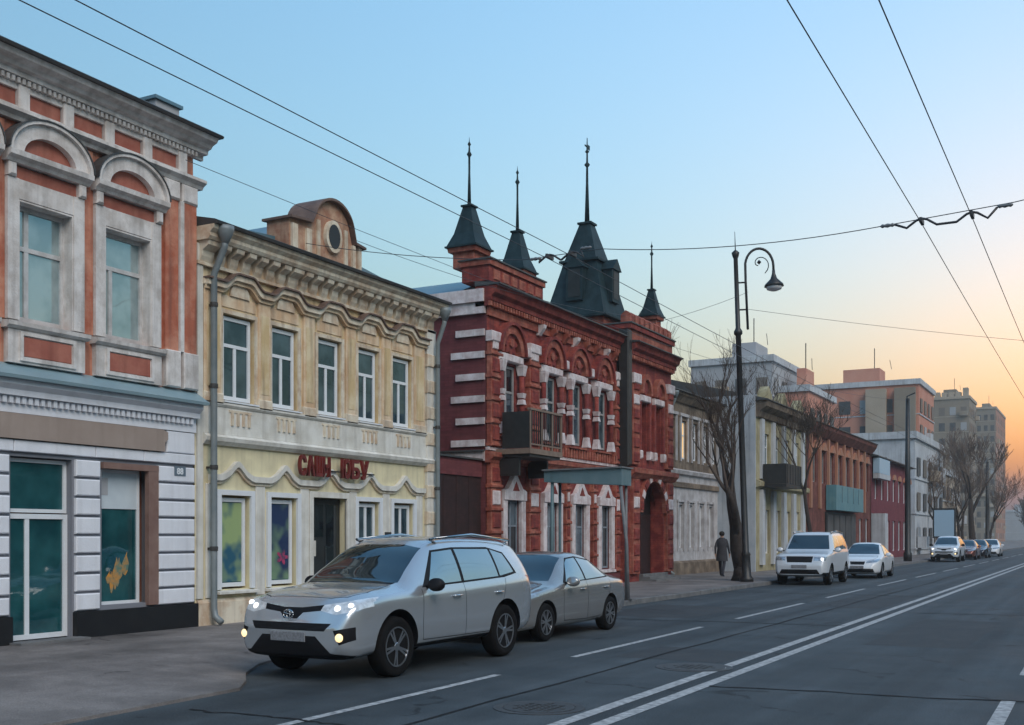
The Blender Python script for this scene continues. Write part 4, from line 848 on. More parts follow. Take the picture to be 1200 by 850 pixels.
# ------------------------------------------------------------------ large blocks behind
def block(name, label, X0, X1, Y0, Y1, H, m, st, nf, nr, trim='far_white', wm='far_window', m_right=None, group=None, lift=True):
    rb = random.Random(int(-X0*7+Y0))
    """tower of flats: walls, roof, parapet, window grid on the two faces that are seen; each window its own part"""
    e = empty(name, ((X0+X1)/2, (Y0+Y1)/2, 0), label, 'building', group)
    hx, hy = (X1-X0)/2, (Y1-Y0)/2
    MB().box(-hx, hx, -hy, hy, 0, H).build('wall', m, e)
    if m_right: MB().box(hx+.003, hx+.06, -hy, hy, 0, H).build('street_wall_glow', m_right, e)  # thin sheet over the street face, low sunset glow painted into its colour
    MB().box(-hx-.2, hx+.2, -hy-.2, hy+.2, H+.003, H+.6).build('parapet', trim, e)
    if lift: MB().box(-hx*.3, hx*.3, -hy*.4, hy*.2, H+.603, H+2.6).build('lift_house', m, e); MB().tube([(hx*.2, -hy*.3, H+2.6), (hx*.2, -hy*.3, H+5.0)], .05, 5).tube([(hx*.45, -hy*.1, H+2.6), (hx*.42, -hy*.1, H+3.7)], .03, 4).build('aerial', 'dark_metal', e)
    fh = (H-1.0)/st
    ws = {}
    def wobj(kind, mesh_fn, loc):
        if kind not in ws: o = mesh_fn().build('window', wm, e); ws[kind] = o
        else: o = ws[kind].copy(); COL.objects.link(o)
        o.location = loc
        t_ = rb.random()
        if t_ < .45: o.material_slots[0].link = 'OBJECT'; o.material_slots[0].material = MATS['far_blind' if t_ < .2 else 'far_curtain']
        else: o.material_slots[0].link = 'OBJECT'; o.material_slots[0].material = MATS[wm]
        if rb.random() < .16:
            if kind == 'f': MB().box(loc[0]-.8, loc[0]+.8, -hy-.75, -hy-.03, loc[2]-.2, loc[2]+.75).build('balcony', rb.choice([trim, m, 'far_beige']), e)
            else: MB().box(hx+.11, hx+.8, loc[1]-1.0, loc[1]+1.0, loc[2]-.2, loc[2]+.75).build('balcony', rb.choice([trim, m, 'far_beige']), e)
    for f in range(st):
        z = .9+fh*f
        for k in range(nf):
            x = -hx+2*hx*(k+.5)/nf; ww = min(1.5, 2*hx/nf*.55)
            wobj('f', lambda: MB().box(-ww/2, ww/2, -.02, .02, 0, fh*.52), (x, -hy-.022, z))
        for k in range(nr):
            y = -hy+2*hy*(k+.5)/nr; ww2 = min(1.7, 2*hy/nr*.55)
            wobj('r', lambda: MB().box(-.02, .02, -ww2/2, ww2/2, 0, fh*.52), (hx+.085, y, z))
        MB().box(-hx-.04, hx+.1, -hy-.05, hy+.05, z-.34, z-.22).build('floor_band', trim, e)
    return e
block('grey_flats', 'grey block of flats rising behind the weathered brown house', -34.5, -26.8, 100, 114, 17.6, 'far_grey', 6, 4, 5)
block('pink_stepped_flats', 'lower pinkish stepped block adjoining the grey flats', -26.6, -23.8, 101, 112, 14.8, 'far_pink', 5, 2, 4)
pb = block('pink_brick_flats', 'pink brick block of flats with pale balcony bays and rooftop boxes', -32.2, -18.4, 130, 142, 18.6, 'far_pink', 6, 6, 4)
for k, xx in enumerate((-4.2, 2.5, 5.6)):
    MB().box(xx-1.2, xx+1.0, -6.9, -6.05, 2, 18.2-(k == 0)*3).build('balcony_bay', ('far_white', 'far_beige', 'far_olive')[k], pb)
block('white_gabled_building', 'plain white building with a blank wall above the crimson house', -20.2, -14.2, 98, 116, 9.9, 'far_white', 3, 1, 5, lift=False)
ta = block('beige_tower_flats', 'beige tower of flats with ragged roof edge behind the bare trees', -34, -25.4, 250, 264, 30.5, 'far_olive', 9, 4, 4, 'far_beige')
for k in range(6): MB().box(-4+1.4*k, -3+1.4*k, -6.5, -4.5, 31.1, 31.8+1.2*random.random()).build('roof_box', 'far_beige', ta)
block('orange_edged_tower', 'tall beige tower of flats with sunset glow painted on its street side', -33.5, -26.8, 330, 362, 36.5, 'far_olive', 12, 4, 6, 'far_beige', m_right='far_orange')
block('low_corner_block', 'low whitish corner house hung with signs below the beige tower', -20.5, -15.2, 120, 140, 8.2, 'far_beige', 3, 3, 6, lift=False)
block('distant_grey_block', 'distant grey block at the street end, widened out of view to block sunset light', -60, 30, 420, 440, 10, 'far_grey', 4, 5, 5)  # its unseen right part is widened to block the low sunset light

# ------------------------------------------------------------------ houses across the street (outside the frame, mirrored in the windows)
OPP = [(38, 20, 7.4, 'b4_brown', 'brown two-storey house across the street'), (19.5, 6, 8.6, 'b2_wall', 'ochre two-storey house across the street'), (5.5, -16, 7.0, 'b6_wall', 'red two-storey house across the street'),
       (62, 38.5, 8.2, 'b5_wall', 'long olive house across the street'), (95, 63, 9.0, 'far_grey', 'long grey house across the street'), (150, 96, 11, 'far_beige', 'beige terrace across the street'), (260, 151, 12, 'far_grey', 'far grey terrace across the street')]
for k, (ya, yb, hh, mm, lab) in enumerate(OPP):
    q = Bld('opposite_house', lab, 13.0, ya, rz=math.pi)
    L_ = ya-yb; q.body(mm, 0, L_, 9, hh, 0); n_ = int(L_/2.2) if k < 4 else 0
    for f in range(2):
        for j in range(n_):
            q.box('window', 'glass_dark', .7+2.2*j, 1.7+2.2*j, 0, .03, 1+3.4*f, 2.8+3.4*f); q.box('sill', 'b2_pale', .6+2.2*j, 1.8+2.2*j, 0, .12, .9+3.4*f, .98+3.4*f)
    q.mould('cornice', 'b2_pale', [(0, hh-.4), (.1, hh-.4), (.4, hh-.1), (.4, hh+.02), (0, hh+.02)], 0, L_)
    q.mould('roof', 'roof_dark', [(.45, hh+.022), (-4.5, hh+1.6), (-9, hh+.022)], 0, L_)

# ------------------------------------------------------------------ cars
def pchip(pts):
    xs = [p[0] for p in pts]; ys = [p[1] for p in pts]; n = len(xs)
    h = [xs[i+1]-xs[i] for i in range(n-1)]; d = [(ys[i+1]-ys[i])/h[i] for i in range(n-1)]
    m = [d[0]] + [0]*(n-2) + [d[-1]]
    for i in range(1, n-1):
        if d[i-1]*d[i] > 0:
            w1 = 2*h[i]+h[i-1]; w2 = h[i]+2*h[i-1]; m[i] = (w1+w2)/(w1/d[i-1]+w2/d[i])
    def f(x):
        x = min(max(x, xs[0]), xs[-1]); i = 0
        while i < n-2 and x > xs[i+1]: i += 1
        t = (x-xs[i])/h[i]
        return ys[i]*(1+2*t)*(1-t)**2 + m[i]*h[i]*t*(1-t)**2 + ys[i+1]*t*t*(3-2*t) + m[i+1]*h[i]*t*t*(t-1)
    return f
def inpoly(p, poly):
    x, y = p; c = False; n = len(poly)
    for i in range(n):
        x1, y1 = poly[i]; x2, y2 = poly[(i+1) % n]
        if (y1 > y) != (y2 > y) and x < (x2-x1)*(y-y1)/(y2-y1)+x1: c = not c
    return c
def car_shell(S):
    L = S['L']; f = {k: pchip(S[k]) for k in ('zt', 'zb', 'w', 'wr', 'z0')}; drop = pchip(S['drop'])
    xs = [-L/2]; step = S.get('step', .06)
    n = int(L/step)
    xs = [-L/2 + L*(.5-.5*math.cos(math.pi*(k/n)))*.35 + L*(k/n)*.65 for k in range(n+1)]
    cnt = [4, 2, 2, 4, 4, 2, 4, 4, 4, 2, 3, 3]
    secs = []
    for x in xs:
        zt, zb, w, wr, z0 = (f[k](x) for k in ('zt', 'zb', 'w', 'wr', 'z0'))
        zb = min(zb, zt-.03); ze = max(zt-drop(x), zb+.008); wb = w*.955; wr = min(wr, wb*.97)
        P = [(0, z0), (w*.84, z0), (w*.955, z0+.05), (w*.985, z0+.14), (w, z0+(zb-z0)*.55), (w*.99, zb-.06), (wb, zb)]
        for t in (.33, .66): P.append((wb+(wr-wb)*t+.022*min(1, (ze-zb)*3), zb+(ze-zb)*t))
        P += [(wr, ze), (wr*.9, zt-(zt-ze)*.35), (wr*.5, zt-(zt-ze)*.08), (0, zt)]
        Q = []
        for (a, b), c in zip(zip(P[:-1], P[1:]), cnt):
            for k in range(c): t = k/c; Q.append((a[0]+(b[0]-a[0])*t, a[1]+(b[1]-a[1])*t))
        Q.append(P[-1])
        for it in range(2):
            Q = [Q[0]] + [(.5*Q[i][0]+.25*(Q[i-1][0]+Q[i+1][0]), .5*Q[i][1]+.25*(Q[i-1][1]+Q[i+1][1])) for i in range(1, len(Q)-1)] + [Q[-1]]
        ring = [(x, y, z) for y, z in Q] + [(x, -y, z) for y, z in Q[-2:0:-1]]
        secs.append(ring)
    N = len(secs[0]); v = []; fc = []
    def caps(ring, sgn):
        cy = 0; cz = sum(p[2] for p in ring)/N; out = []
        for s in (.93, .8, .6, .35, .12): out.append([(p[0]+sgn*.05*(1-s*s), p[1]*s, cz+(p[2]-cz)*s) for p in ring])
        return out
    rings = caps(secs[0], -1)[::-1] + secs + caps(secs[-1], 1)
    for r in rings: v += r
    for i in range(len(rings)-1):
        for k in range(N):
            k2 = (k+1) % N; fc.append((i*N+k, i*N+k2, (i+1)*N+k2, (i+1)*N+k))
    fc.append(tuple(range(N))[::-1]); e = (len(rings)-1)*N; fc.append(tuple(e+k for k in range(N)))
    me = bpy.data.meshes.new('shell'); me.from_pydata(v, [], fc); me.update()
    bm = bmesh.new(); bm.from_mesh(me); bmesh.ops.recalc_face_normals(bm, faces=bm.faces); bm.to_mesh(me); bm.free()
    # wheel arches
    cut = MB(); ra = S['ra']
    for ax in S['axles']:
        for s in (-1, 1): cut.lathe([(ra, s*.52), (ra, s*1.2)], (ax, 0, S['rw']+.015), 36, 'y')
    cm = bpy.data.meshes.new('cut'); cm.from_pydata(cut.v, [], cut.f); cm.update()
    bm = bmesh.new(); bm.from_mesh(cm); bmesh.ops.recalc_face_normals(bm, faces=bm.faces); bm.to_mesh(cm); bm.free()
    a = bpy.data.objects.new('shell', me); b = bpy.data.objects.new('cut', cm); COL.objects.link(a); COL.objects.link(b)
    mo = a.modifiers.new('b', 'BOOLEAN'); mo.operation = 'DIFFERENCE'; mo.object = b; mo.solver = 'EXACT'
    dg = bpy.context.evaluated_depsgraph_get(); res = bpy.data.meshes.new_from_object(a.evaluated_get(dg))
    bpy.data.objects.remove(a); bpy.data.objects.remove(b)
    return res
def wheel_meshes(r, wd, spokes=5):
    t = MB().lathe([(r*.64, -wd*.42), (r*.80, -wd*.5), (r*.93, -wd*.48), (r*.985, -wd*.36), (r, -wd*.2), (r, wd*.2), (r*.985, wd*.36), (r*.93, wd*.48), (r*.80, wd*.5), (r*.64, wd*.42)], n=36, axis='y')
    rim = MB().lathe([(r*.655, wd*.30), (r*.66, wd*.47), (r*.62, wd*.47), (r*.60, wd*.2), (r*.60, wd*.08), (.02, wd*.08)], n=36, axis='y')
    rim.lathe([(r*.17, wd*.1), (r*.17, wd*.40), (r*.12, wd*.45), (.005, wd*.45)], n=14, axis='y')
    for k in range(spokes):
        for dd in (-.13, .13):
            a = 2*math.pi*k/spokes+dd; ca, sa = math.cos(a), math.sin(a)
            r0, r1, hw = r*.12, r*.63, r*.038
            p = []
            for rr, h1 in ((r0, .43), (r1, .43)):
                for s in (-1, 1): p += [(rr*ca-s*hw*sa, wd*.28, rr*sa+s*hw*ca), (rr*ca-s*hw*sa, wd*h1, rr*sa+s*hw*ca)]
            b = len(rim.v); rim.v += p
            rim.f += [tuple(b+i for i in q) for q in ((0, 2, 3, 1), (4, 5, 7, 6), (0, 1, 5, 4), (2, 6, 7, 3), (1, 3, 7, 5), (0, 4, 6, 2))]
    return t, rim
def make_car(name, label, S, paint, loc, rz, lit=True, group=None, cat='car'):
    root = empty(name, loc, label, cat, group, rz)
    me = car_shell(S); bm = bmesh.new(); bm.from_mesh(me); S['_bvh'] = BVHTree.FromBMesh(bm)
    proj = {'side': (lambda c: (c.x, c.z)), 'front': (lambda c: (c.y, c.z)), 'rear': (lambda c: (c.y, c.z)), 'screen': (lambda c: (c.y, c.z)), 'top': (lambda c: (c.x, c.y))}
    L = S['L']
    def allowed(rg, c, n):
        if rg['ax'] == 'side': return abs(n.y) > .25 and abs(c.y) > .35
        if rg['ax'] == 'front': return n.x > .12 and c.x > rg.get('xmin', L/2-.75)
        if rg['ax'] == 'screen': return n.x > .12 and rg['xmin'] < c.x < rg['xmax'] and n.z > .1
        if rg['ax'] == 'top': return n.z > .3 and c.x > rg['xmin']
        if rg['ax'] == 'rear': return n.x < -.12 and c.x < -L/2+.8
    regs = []
    for r_ in S['regions']:
        regs.append(r_)
        if r_['ax'] in ('front', 'rear') and r_.get('mirror'):
            q = dict(r_); q['poly'] = [(-y, z) for y, z in r_['poly']][::-1]; regs.append(q)
    for rg in regs:
        po = rg['poly']; n = len(po); x0, x1 = min(p[0] for p in po)-.01, max(p[0] for p in po)+.01; y0, y1 = min(p[1] for p in po)-.01, max(p[1] for p in po)+.01
        pj = proj[rg['ax']]
        for i in range(n):
            p, q = po[i], po[(i+1) % n]; dx, dy = q[0]-p[0], q[1]-p[1]
            if rg['ax'] == 'side': co, no = (p[0], 0, p[1]), (dy, 0, -dx)
            elif rg['ax'] == 'top': co, no = (p[0], p[1], 0), (dy, -dx, 0)
            else: co, no = (0, p[0], p[1]), (0, dy, -dx)
            lo = (min(p[0], q[0])-.03, min(p[1], q[1])-.03); hi = (max(p[0], q[0])+.03, max(p[1], q[1])+.03)
            fs = []
            for f_ in bm.faces:
                c = f_.calc_center_median()
                if not allowed(rg, c, f_.normal): continue
                vs = [pj(v.co) for v in f_.verts]
                if max(a[0] for a in vs) < lo[0] or min(a[0] for a in vs) > hi[0] or max(a[1] for a in vs) < lo[1] or min(a[1] for a in vs) > hi[1]: continue
                fs.append(f_)
            if not fs: continue
            es = {e for f_ in fs for e in f_.edges}; vs = {v for f_ in fs for v in f_.verts}
            bmesh.ops.bisect_plane(bm, geom=fs+list(es)+list(vs), dist=1e-5, plane_co=co, plane_no=no)
    bm.faces.ensure_lookup_table(); bm.verts.ensure_lookup_table(); bm.verts.index_update(); bm.normal_update()
    groups = {}
    well = set()
    for f_ in bm.faces:
        c = f_.calc_center_median(); key = None
        for ax in S['axles']:
            dx, dz = c.x-ax, c.z-(S['rw']+.015)
            rr = math.hypot(dx, dz)
            if rr < S['ra']*1.01 and abs(c.y) < 1.0:
                radial = abs((f_.normal.x*dx+f_.normal.z*dz)/max(rr, 1e-6))
                if radial > .8 and rr > S['ra']*.95 or (abs(abs(c.y)-.52) < .01): key = ('wheel_well', 'black_plastic', (1 if ax > 0 else 2)*(1 if c.y > 0 else -1)); well.add(f_.index)
        if key is None:
            for k, rg in enumerate(regs):
                if allowed(rg, c, f_.normal) and inpoly(proj[rg['ax']](c), rg['poly']):
                    key = (rg['name'], rg['mat'] or paint, (1 if c.y > 0 else -1)*(k+1) if (rg['ax'] == 'side' or rg.get('mirror')) else k+1); break
        if key is None: key = ('body', paint, 0)
        groups.setdefault(key, []).append(f_)
    vn = {}
    for f_ in bm.faces:
        if f_.index in well: continue
        a = f_.calc_area()
        for v in f_.verts: vn[v.index] = vn.get(v.index, Vector()) + f_.normal*a
    doors = {}
    for (nm, m, k), fs in groups.items():
        idx = {}; vs = []; ns = []; fc = []
        for f_ in fs:
            t = []
            for v in f_.verts:
                if v.index not in idx:
                    idx[v.index] = len(vs); vs.append(v.co[:]); nn = vn.get(v.index, v.normal) if nm != 'wheel_well' else f_.normal; ns.append(nn.normalized()[:])
                t.append(idx[v.index])
            fc.append(t)
        me2 = bpy.data.meshes.new(nm); me2.from_pydata(vs, [], fc); me2.update()
        o = mk(nm, me2, m, root, True)
        if nm != 'wheel_well': me2.normals_split_custom_set_from_vertices(ns)
        if nm == 'door': doors.setdefault(1 if k > 0 else -1, []).append(o)
    bm.free()
    for s, lst in doors.items():
        for o in lst:
            xs_ = [v.co.x for v in o.data.vertices]; hx = min(xs_)+.14
            ysd = max(abs(v.co.y) for v in o.data.vertices)
            MB().tube([(hx, s*(ysd-.005), S['hz']), (hx+.02, s*(ysd+.025), S['hz']+.005), (hx+.17, s*(ysd+.025), S['hz']+.005), (hx+.19, s*(ysd-.005), S['hz'])], .014, 6).build('handle', S.get('handle', paint), o, True)
    tm, rm = wheel_meshes(S['rw'], S['tw'], S.get('spokes', 5)); first = None
    for ax in S['axles']:
        for s in (1, -1):
            if first is None:
                o = tm.build('wheel', 'tyre', root, True); r2 = rm.build('rim', 'rim', o); first = o
            else: o = copy_tree(first, root)
            o.location = (ax, s*(S['hw']-S['tw']*.5-.02), S['rw']); o.rotation_euler = (0, random.random()*2, 0 if s > 0 else math.pi)
    # mirrors
    mx, mz = S['mirror']; wb_ = pchip(S['w'])(mx)*.955
    for s in (1, -1):
        mb = MB().lathe([(.02, -.10), (.075, -.085), (.10, -.02), (.10, .05), (.085, .085), (.0, .09)], n=14, axis='x'); mb.v = [(x*.75, y*1.15, z*.85) for x, y, z in mb.v]
        o = mb.build('mirror', S.get('mirmat', paint), root, True); o.location = (mx, s*(wb_+.13), mz)
        MB().box(-.02, .03, -s*.16 if s > 0 else .05, -.05 if s > 0 else .16, -.05, -.01).build('mirror_arm', 'black_plastic', o)
    for fn in S.get('extra', ()): fn(root, S, paint)
    return root
def lampball(name, m, pts):
    def fn(root, S, paint):
        for x, y, z, r in pts:
            for s in (1, -1):
                hit = S['_bvh'].ray_cast(Vector((5, s*y, z)), Vector((-1, 0, 0)))[0]
                o = MB().lathe([(.001, .03), (r*.6, .022), (r*.95, 0), (r*.9, -.02), (.001, -.05)], n=16, axis='x').build(name, m, root, True); o.location = (hit.x-.004, s*y, z)
    return fn
def roof_rails(x0, x1, y, z, m='chrome'):
    def fn(root, S, paint):
        zt = pchip(S['zt'])
        for s in (1, -1): MB().tube([(x0, s*y, zt(x0)-.07), (x0+.12, s*y, zt(x0+.12)+.0), ((x0+x1)/2, s*y, zt((x0+x1)/2)+.022), (x1-.12, s*(y+.01), zt(x1-.12)+.0), (x1, s*(y+.01), zt(x1)-.07)], .02, 8).build('roof_rail', m, root, True)
    return fn
def plate(x, z, wd=.52, h=.112, m='plate'):
    def fn(root, S, paint): MB().ringbox(x-.03, x+.012, -wd/2, wd/2, z-h/2, z+h/2, .004).build('number_plate', m, root)
    return fn
def emblem(x, z):
    def fn(root, S, paint):
        mb = MB()
        for a, b, c, d in ((.075, .05, 0, 0), (.028, .046, 0, 0), (.06, .02, 0, .022)):
            mb.tube([(x, c+a*math.cos(t), z+d+b*math.sin(t)) for t in [2*math.pi*k/20 for k in range(21)]], .007, 5)
        mb.build('emblem', 'chrome', root, True)
    return fn
def seam(pts, wd=.011):
    out = []
    for (x0, z0), (x1, z1) in zip(pts[:-1], pts[1:]):
        dx, dz = x1-x0, z1-z0; l = math.hypot(dx, dz); nx, nz = -dz/l*wd/2, dx/l*wd/2
        out.append(dict(name='seam', ax='side', mat='black_plastic', poly=[(x0+nx, z0+nz), (x1+nx, z1+nz), (x1-nx, z1-nz), (x0-nx, z0-nz)]))
    return out

SUV = dict(L=4.6, hw=.92, rw=.37, ra=.445, tw=.225, axles=(1.37, -1.29), hz=.93, mirror=(.66, 1.10), mirmat='black_plastic', spokes=5,
  zt=[(-2.3, .98), (-2.27, 1.16), (-2.18, 1.42), (-2.04, 1.61), (-1.6, 1.685), (-.6, 1.715), (.1, 1.69), (.45, 1.585), (.85, 1.34), (1.16, 1.14), (1.3, 1.11), (1.7, 1.075), (2.0, 1.025), (2.15, .975), (2.25, .87), (2.3, .74)],
  zb=[(-2.3, .9), (-2.1, 1.12), (-1.5, 1.10), (0, 1.04), (1.1, 1.02), (1.6, 1.0), (2.0, .94), (2.17, .86), (2.3, .66)],
  w=[(-2.3, .72), (-2.2, .82), (-1.9, .90), (-1.2, .92), (-.2, .905), (.8, .91), (1.4, .92), (1.8, .905), (2.05, .87), (2.2, .81), (2.3, .73)],
  wr=[(-2.3, .56), (-2.0, .585), (-1, .625), (.2, .625), (.5, .645), (1.15, .76), (1.7, .74), (2.1, .66), (2.3, .5)],
  z0=[(-2.3, .46), (-2.1, .36), (-1.7, .30), (1.8, .28), (2.1, .26), (2.3, .31)], drop=[(-2.3, .06), (-1.9, .085), (.3, .085), (1.1, .05), (1.3, .035), (2.3, .06)])
SUV['regions'] = [
  dict(name='windscreen', ax='screen', xmin=.20, xmax=1.22, mat='glass_car', poly=[(-.70, 1.135), (.70, 1.135), (.575, 1.56), (.3, 1.605), (-.3, 1.605), (-.575, 1.56)]),
  dict(name='side_window', ax='side', mat='glass_carside', poly=[(.62, 1.09), (-.18, 1.115), (-.18, 1.535), (.28, 1.505)]),
  dict(name='side_window', ax='side', mat='glass_carside', poly=[(-.25, 1.118), (-1.15, 1.15), (-1.13, 1.53), (-.25, 1.54)]),
  dict(name='side_window', ax='side', mat='glass_carside', poly=[(-1.20, 1.155), (-1.62, 1.20), (-1.50, 1.46), (-1.19, 1.525)]),
  dict(name='window_trim', ax='side', mat='black_plastic', poly=[(.78, 1.065), (-.2, 1.09), (-1.3, 1.13), (-1.70, 1.18), (-1.54, 1.48), (-1.12, 1.56), (-.2, 1.565), (.30, 1.53)])] + \
  seam([(.80, 1.05), (.83, .62), (.80, .41), (-.22, .40)]) + seam([(-.215, 1.09), (-.22, .40), (-.85, .40), (-1.0, .57), (-1.22, .86), (-1.32, 1.12)]) + [
  dict(name='door', ax='side', mat=None, poly=[(.78, 1.06), (.82, .62), (.79, .42), (-.21, .41), (-.205, 1.085)]),
  dict(name='door', ax='side', mat=None, poly=[(-.226, 1.085), (-.23, .41), (-.845, .41), (-.99, .57), (-1.21, .86), (-1.30, 1.115)]),
  dict(name='sill_cladding', ax='side', mat='black_plastic', poly=[(.95, .37), (.95, .1), (-.9, .1), (-.9, .38)]),
  dict(name='headlight', ax='front', mat='headlamp_glow', mirror=True, xmin=1.55, poly=[(.42, .845), (.62, .80), (.82, .835), (.95, .93), (.95, .995), (.88, 1.0), (.64, .94), (.44, .91)]),
  dict(name='upper_grille', ax='front', mat='black_plastic', poly=[(-.44, .91), (-.14, .875), (.14, .875), (.44, .91), (.44, .845), (.17, .815), (.10, .745), (-.10, .745), (-.17, .815), (-.44, .845)]),
  dict(name='lower_grille', ax='front', mat='black_plastic', poly=[(-.60, .70), (.60, .70), (.52, .61), (-.52, .61)]),
  dict(name='fog_recess', ax='front', mat='black_plastic', mirror=True, poly=[(.64, .62), (.84, .66), (.84, .51), (.72, .455)]),
  dict(name='bumper_guard', ax='front', mat='black_plastic', poly=[(-.40, .55), (.40, .55), (.60, .36), (.95, .30), (.95, .1), (-.95, .1), (-.95, .30), (-.60, .36)]),
  dict(name='rear_window', ax='rear', mat='glass_car', poly=[(-.6, 1.2), (.6, 1.2), (.5, 1.5), (-.5, 1.5)]),
  dict(name='tail_light', ax='rear', mat='tail_red', mirror=True, poly=[(.5, .98), (.85, 1.0), (.85, 1.14), (.6, 1.12)])]
SUV['extra'] = [lampball('headlamp_lens', 'headlamp_on', [(2.10, .62, .865, .045), (2.1, .76, .90, .04)]), lampball('fog_lamp', 'fog_on', [(2.16, .715, .54, .055)]), roof_rails(.1, -1.75, .60, 1.7), plate(2.34, .535), emblem(2.335, .80)]
def hood_regions(x0, pts, xmin):
    inner = pts + [(x, -y) for x, y in reversed(pts)]
    cx_ = sum(p[0] for p in inner)/len(inner); g_ = .012
    outer = [(x+(g_ if x > cx_ else -g_), y+(g_ if y > 0 else -g_)) for x, y in inner]
    return [dict(name='hood', ax='top', mat=None, xmin=xmin, poly=inner), dict(name='hood_seam', ax='top', mat='black_plastic', xmin=xmin, poly=outer)]
SUV['regions'] += hood_regions(1.2, [(1.22, .64), (1.75, .70), (2.0, .62), (2.10, .46)], 1.0) + [dict(name='cowl', ax='top', mat='black_plastic', xmin=1.0, poly=[(1.10, .68), (1.19, .66), (1.19, -.66), (1.10, -.68)])]
make_car('silver_suv', 'silver SUV with headlights on, parked in front of the yellow house', SUV, 'paint_silver', (-8.47, 12.62, 0), R(-90-1.0))

SED = dict(L=4.5, hw=.87, rw=.31, ra=.352, tw=.2, axles=(1.32, -1.25), hz=.80, mirror=(.55, .95), spokes=7,
  zt=[(-2.25, .78), (-2.2, .90), (-2.05, .985), (-1.65, 1.02), (-1.45, 1.07), (-1.0, 1.30), (-.7, 1.40), (-.2, 1.445), (.1, 1.42), (.4, 1.30), (.75, 1.08), (1.0, .955), (1.12, .925), (1.6, .86), (1.95, .775), (2.12, .69), (2.2, .6), (2.25, .52)],
  zb=[(-2.25, .7), (-2.05, .88), (-1.4, .92), (0, .90), (1.0, .865), (1.6, .80), (1.95, .71), (2.15, .6), (2.25, .46)],
  w=[(-2.25, .66), (-2.1, .77), (-1.7, .84), (-1.0, .865), (.8, .865), (1.5, .85), (1.9, .79), (2.12, .70), (2.25, .56)],
  wr=[(-2.25, .5), (-1.9, .6), (-1.5, .62), (-1.0, .565), (-.3, .555), (.15, .565), (.6, .64), (1.0, .71), (1.5, .69), (2.0, .6), (2.25, .45)],
  z0=[(-2.25, .36), (-2.0, .26), (-1.6, .2), (1.7, .18), (2.0, .18), (2.25, .24)], drop=[(-2.25, .05), (-1.5, .04), (-.8, .07), (.2, .07), (1.0, .04), (2.25, .05)])
SED['regions'] = [
  dict(name='windscreen', ax='screen', xmin=.10, xmax=1.06, mat='glass_car', poly=[(-.66, .965), (.66, .965), (.53, 1.34), (.3, 1.385), (-.3, 1.385), (-.53, 1.34)]),
  dict(name='side_window', ax='side', mat='glass_carside', poly=[(.52, .94), (-.22, .96), (-.22, 1.335), (.10, 1.315), (.22, 1.25)]),
  dict(name='side_window', ax='side', mat='glass_carside', poly=[(-.28, .962), (-1.18, .99), (-.80, 1.27), (-.28, 1.335)]),
  dict(name='window_trim', ax='side', mat='black_plastic', poly=[(.64, .925), (-.25, .942), (-1.27, .972), (-.82, 1.295), (-.25, 1.36), (.13, 1.335)])] + \
  seam([(.70, .90), (.72, .5), (.68, .30), (-.24, .28)]) + seam([(-.25, .94), (-.25, .28), (-.86, .3), (-1.0, .5), (-1.2, .72), (-1.26, .95)]) + [
  dict(name='door', ax='side', mat=None, poly=[(.68, .915), (.71, .5), (.67, .31), (-.24, .29), (-.24, .938)]),
  dict(name='door', ax='side', mat=None, poly=[(-.26, .938), (-.26, .29), (-.855, .31), (-.99, .5), (-1.19, .72), (-1.25, .965)]),
  dict(name='headlight', ax='front', mat='headlamp', mirror=True, xmin=1.6, poly=[(.34, .62), (.72, .66), (.85, .76), (.80, .80), (.55, .745), (.34, .70)]),
  dict(name='grille', ax='front', mat='black_plastic', poly=[(-.3, .69), (.3, .69), (.26, .56), (-.26, .56)]),
  dict(name='lower_grille', ax='front', mat='black_plastic', poly=[(-.6, .40), (.6, .40), (.66, .25), (-.66, .25)]),
  dict(name='rear_window', ax='rear', mat='glass_car', poly=[(-.5, 1.08), (.5, 1.08), (.45, 1.36), (-.45, 1.36)]),
  dict(name='tail_light', ax='rear', mat='tail_red', mirror=True, poly=[(.4, .76), (.8, .76), (.8, .9), (.4, .9)])]
SED['extra'] = [plate(2.30, .47)]
SED['regions'] += hood_regions(1.05, [(1.08, .62), (1.6, .66), (1.9, .56), (2.03, .4)], .95)
make_car('grey_silver_sedan', 'grey-silver sedan parked close behind the silver SUV', SED, 'paint_greysilver', (-8.86, 17.5, 0), R(-90-.5), lit=False)

BOX = dict(L=4.7, hw=.93, rw=.36, ra=.41, tw=.235, axles=(1.40, -1.40), hz=1.02, mirror=(.78, 1.22), spokes=6, step=.08,
  zt=[(-2.35, 1.1), (-2.3, 1.4), (-2.2, 1.68), (-2.0, 1.82), (-1, 1.87), (.1, 1.85), (.35, 1.78), (.72, 1.42), (.95, 1.23), (1.1, 1.19), (1.8, 1.13), (2.15, 1.08), (2.28, 1.0), (2.35, .8)],
  zb=[(-2.35, .9), (-2.2, 1.18), (0, 1.16), (1, 1.12), (1.8, 1.06), (2.2, .98), (2.35, .7)],
  w=[(-2.35, .8), (-2.2, .89), (-1.5, .93), (1.5, .93), (2.0, .9), (2.25, .84), (2.35, .78)],
  wr=[(-2.35, .66), (-1, .70), (.2, .69), (.9, .79), (1.6, .79), (2.2, .74), (2.35, .62)],
  z0=[(-2.35, .45), (-2.0, .33), (1.9, .3), (2.35, .36)], drop=[(-2.35, .05), (.2, .07), (1.0, .045), (2.35, .05)])
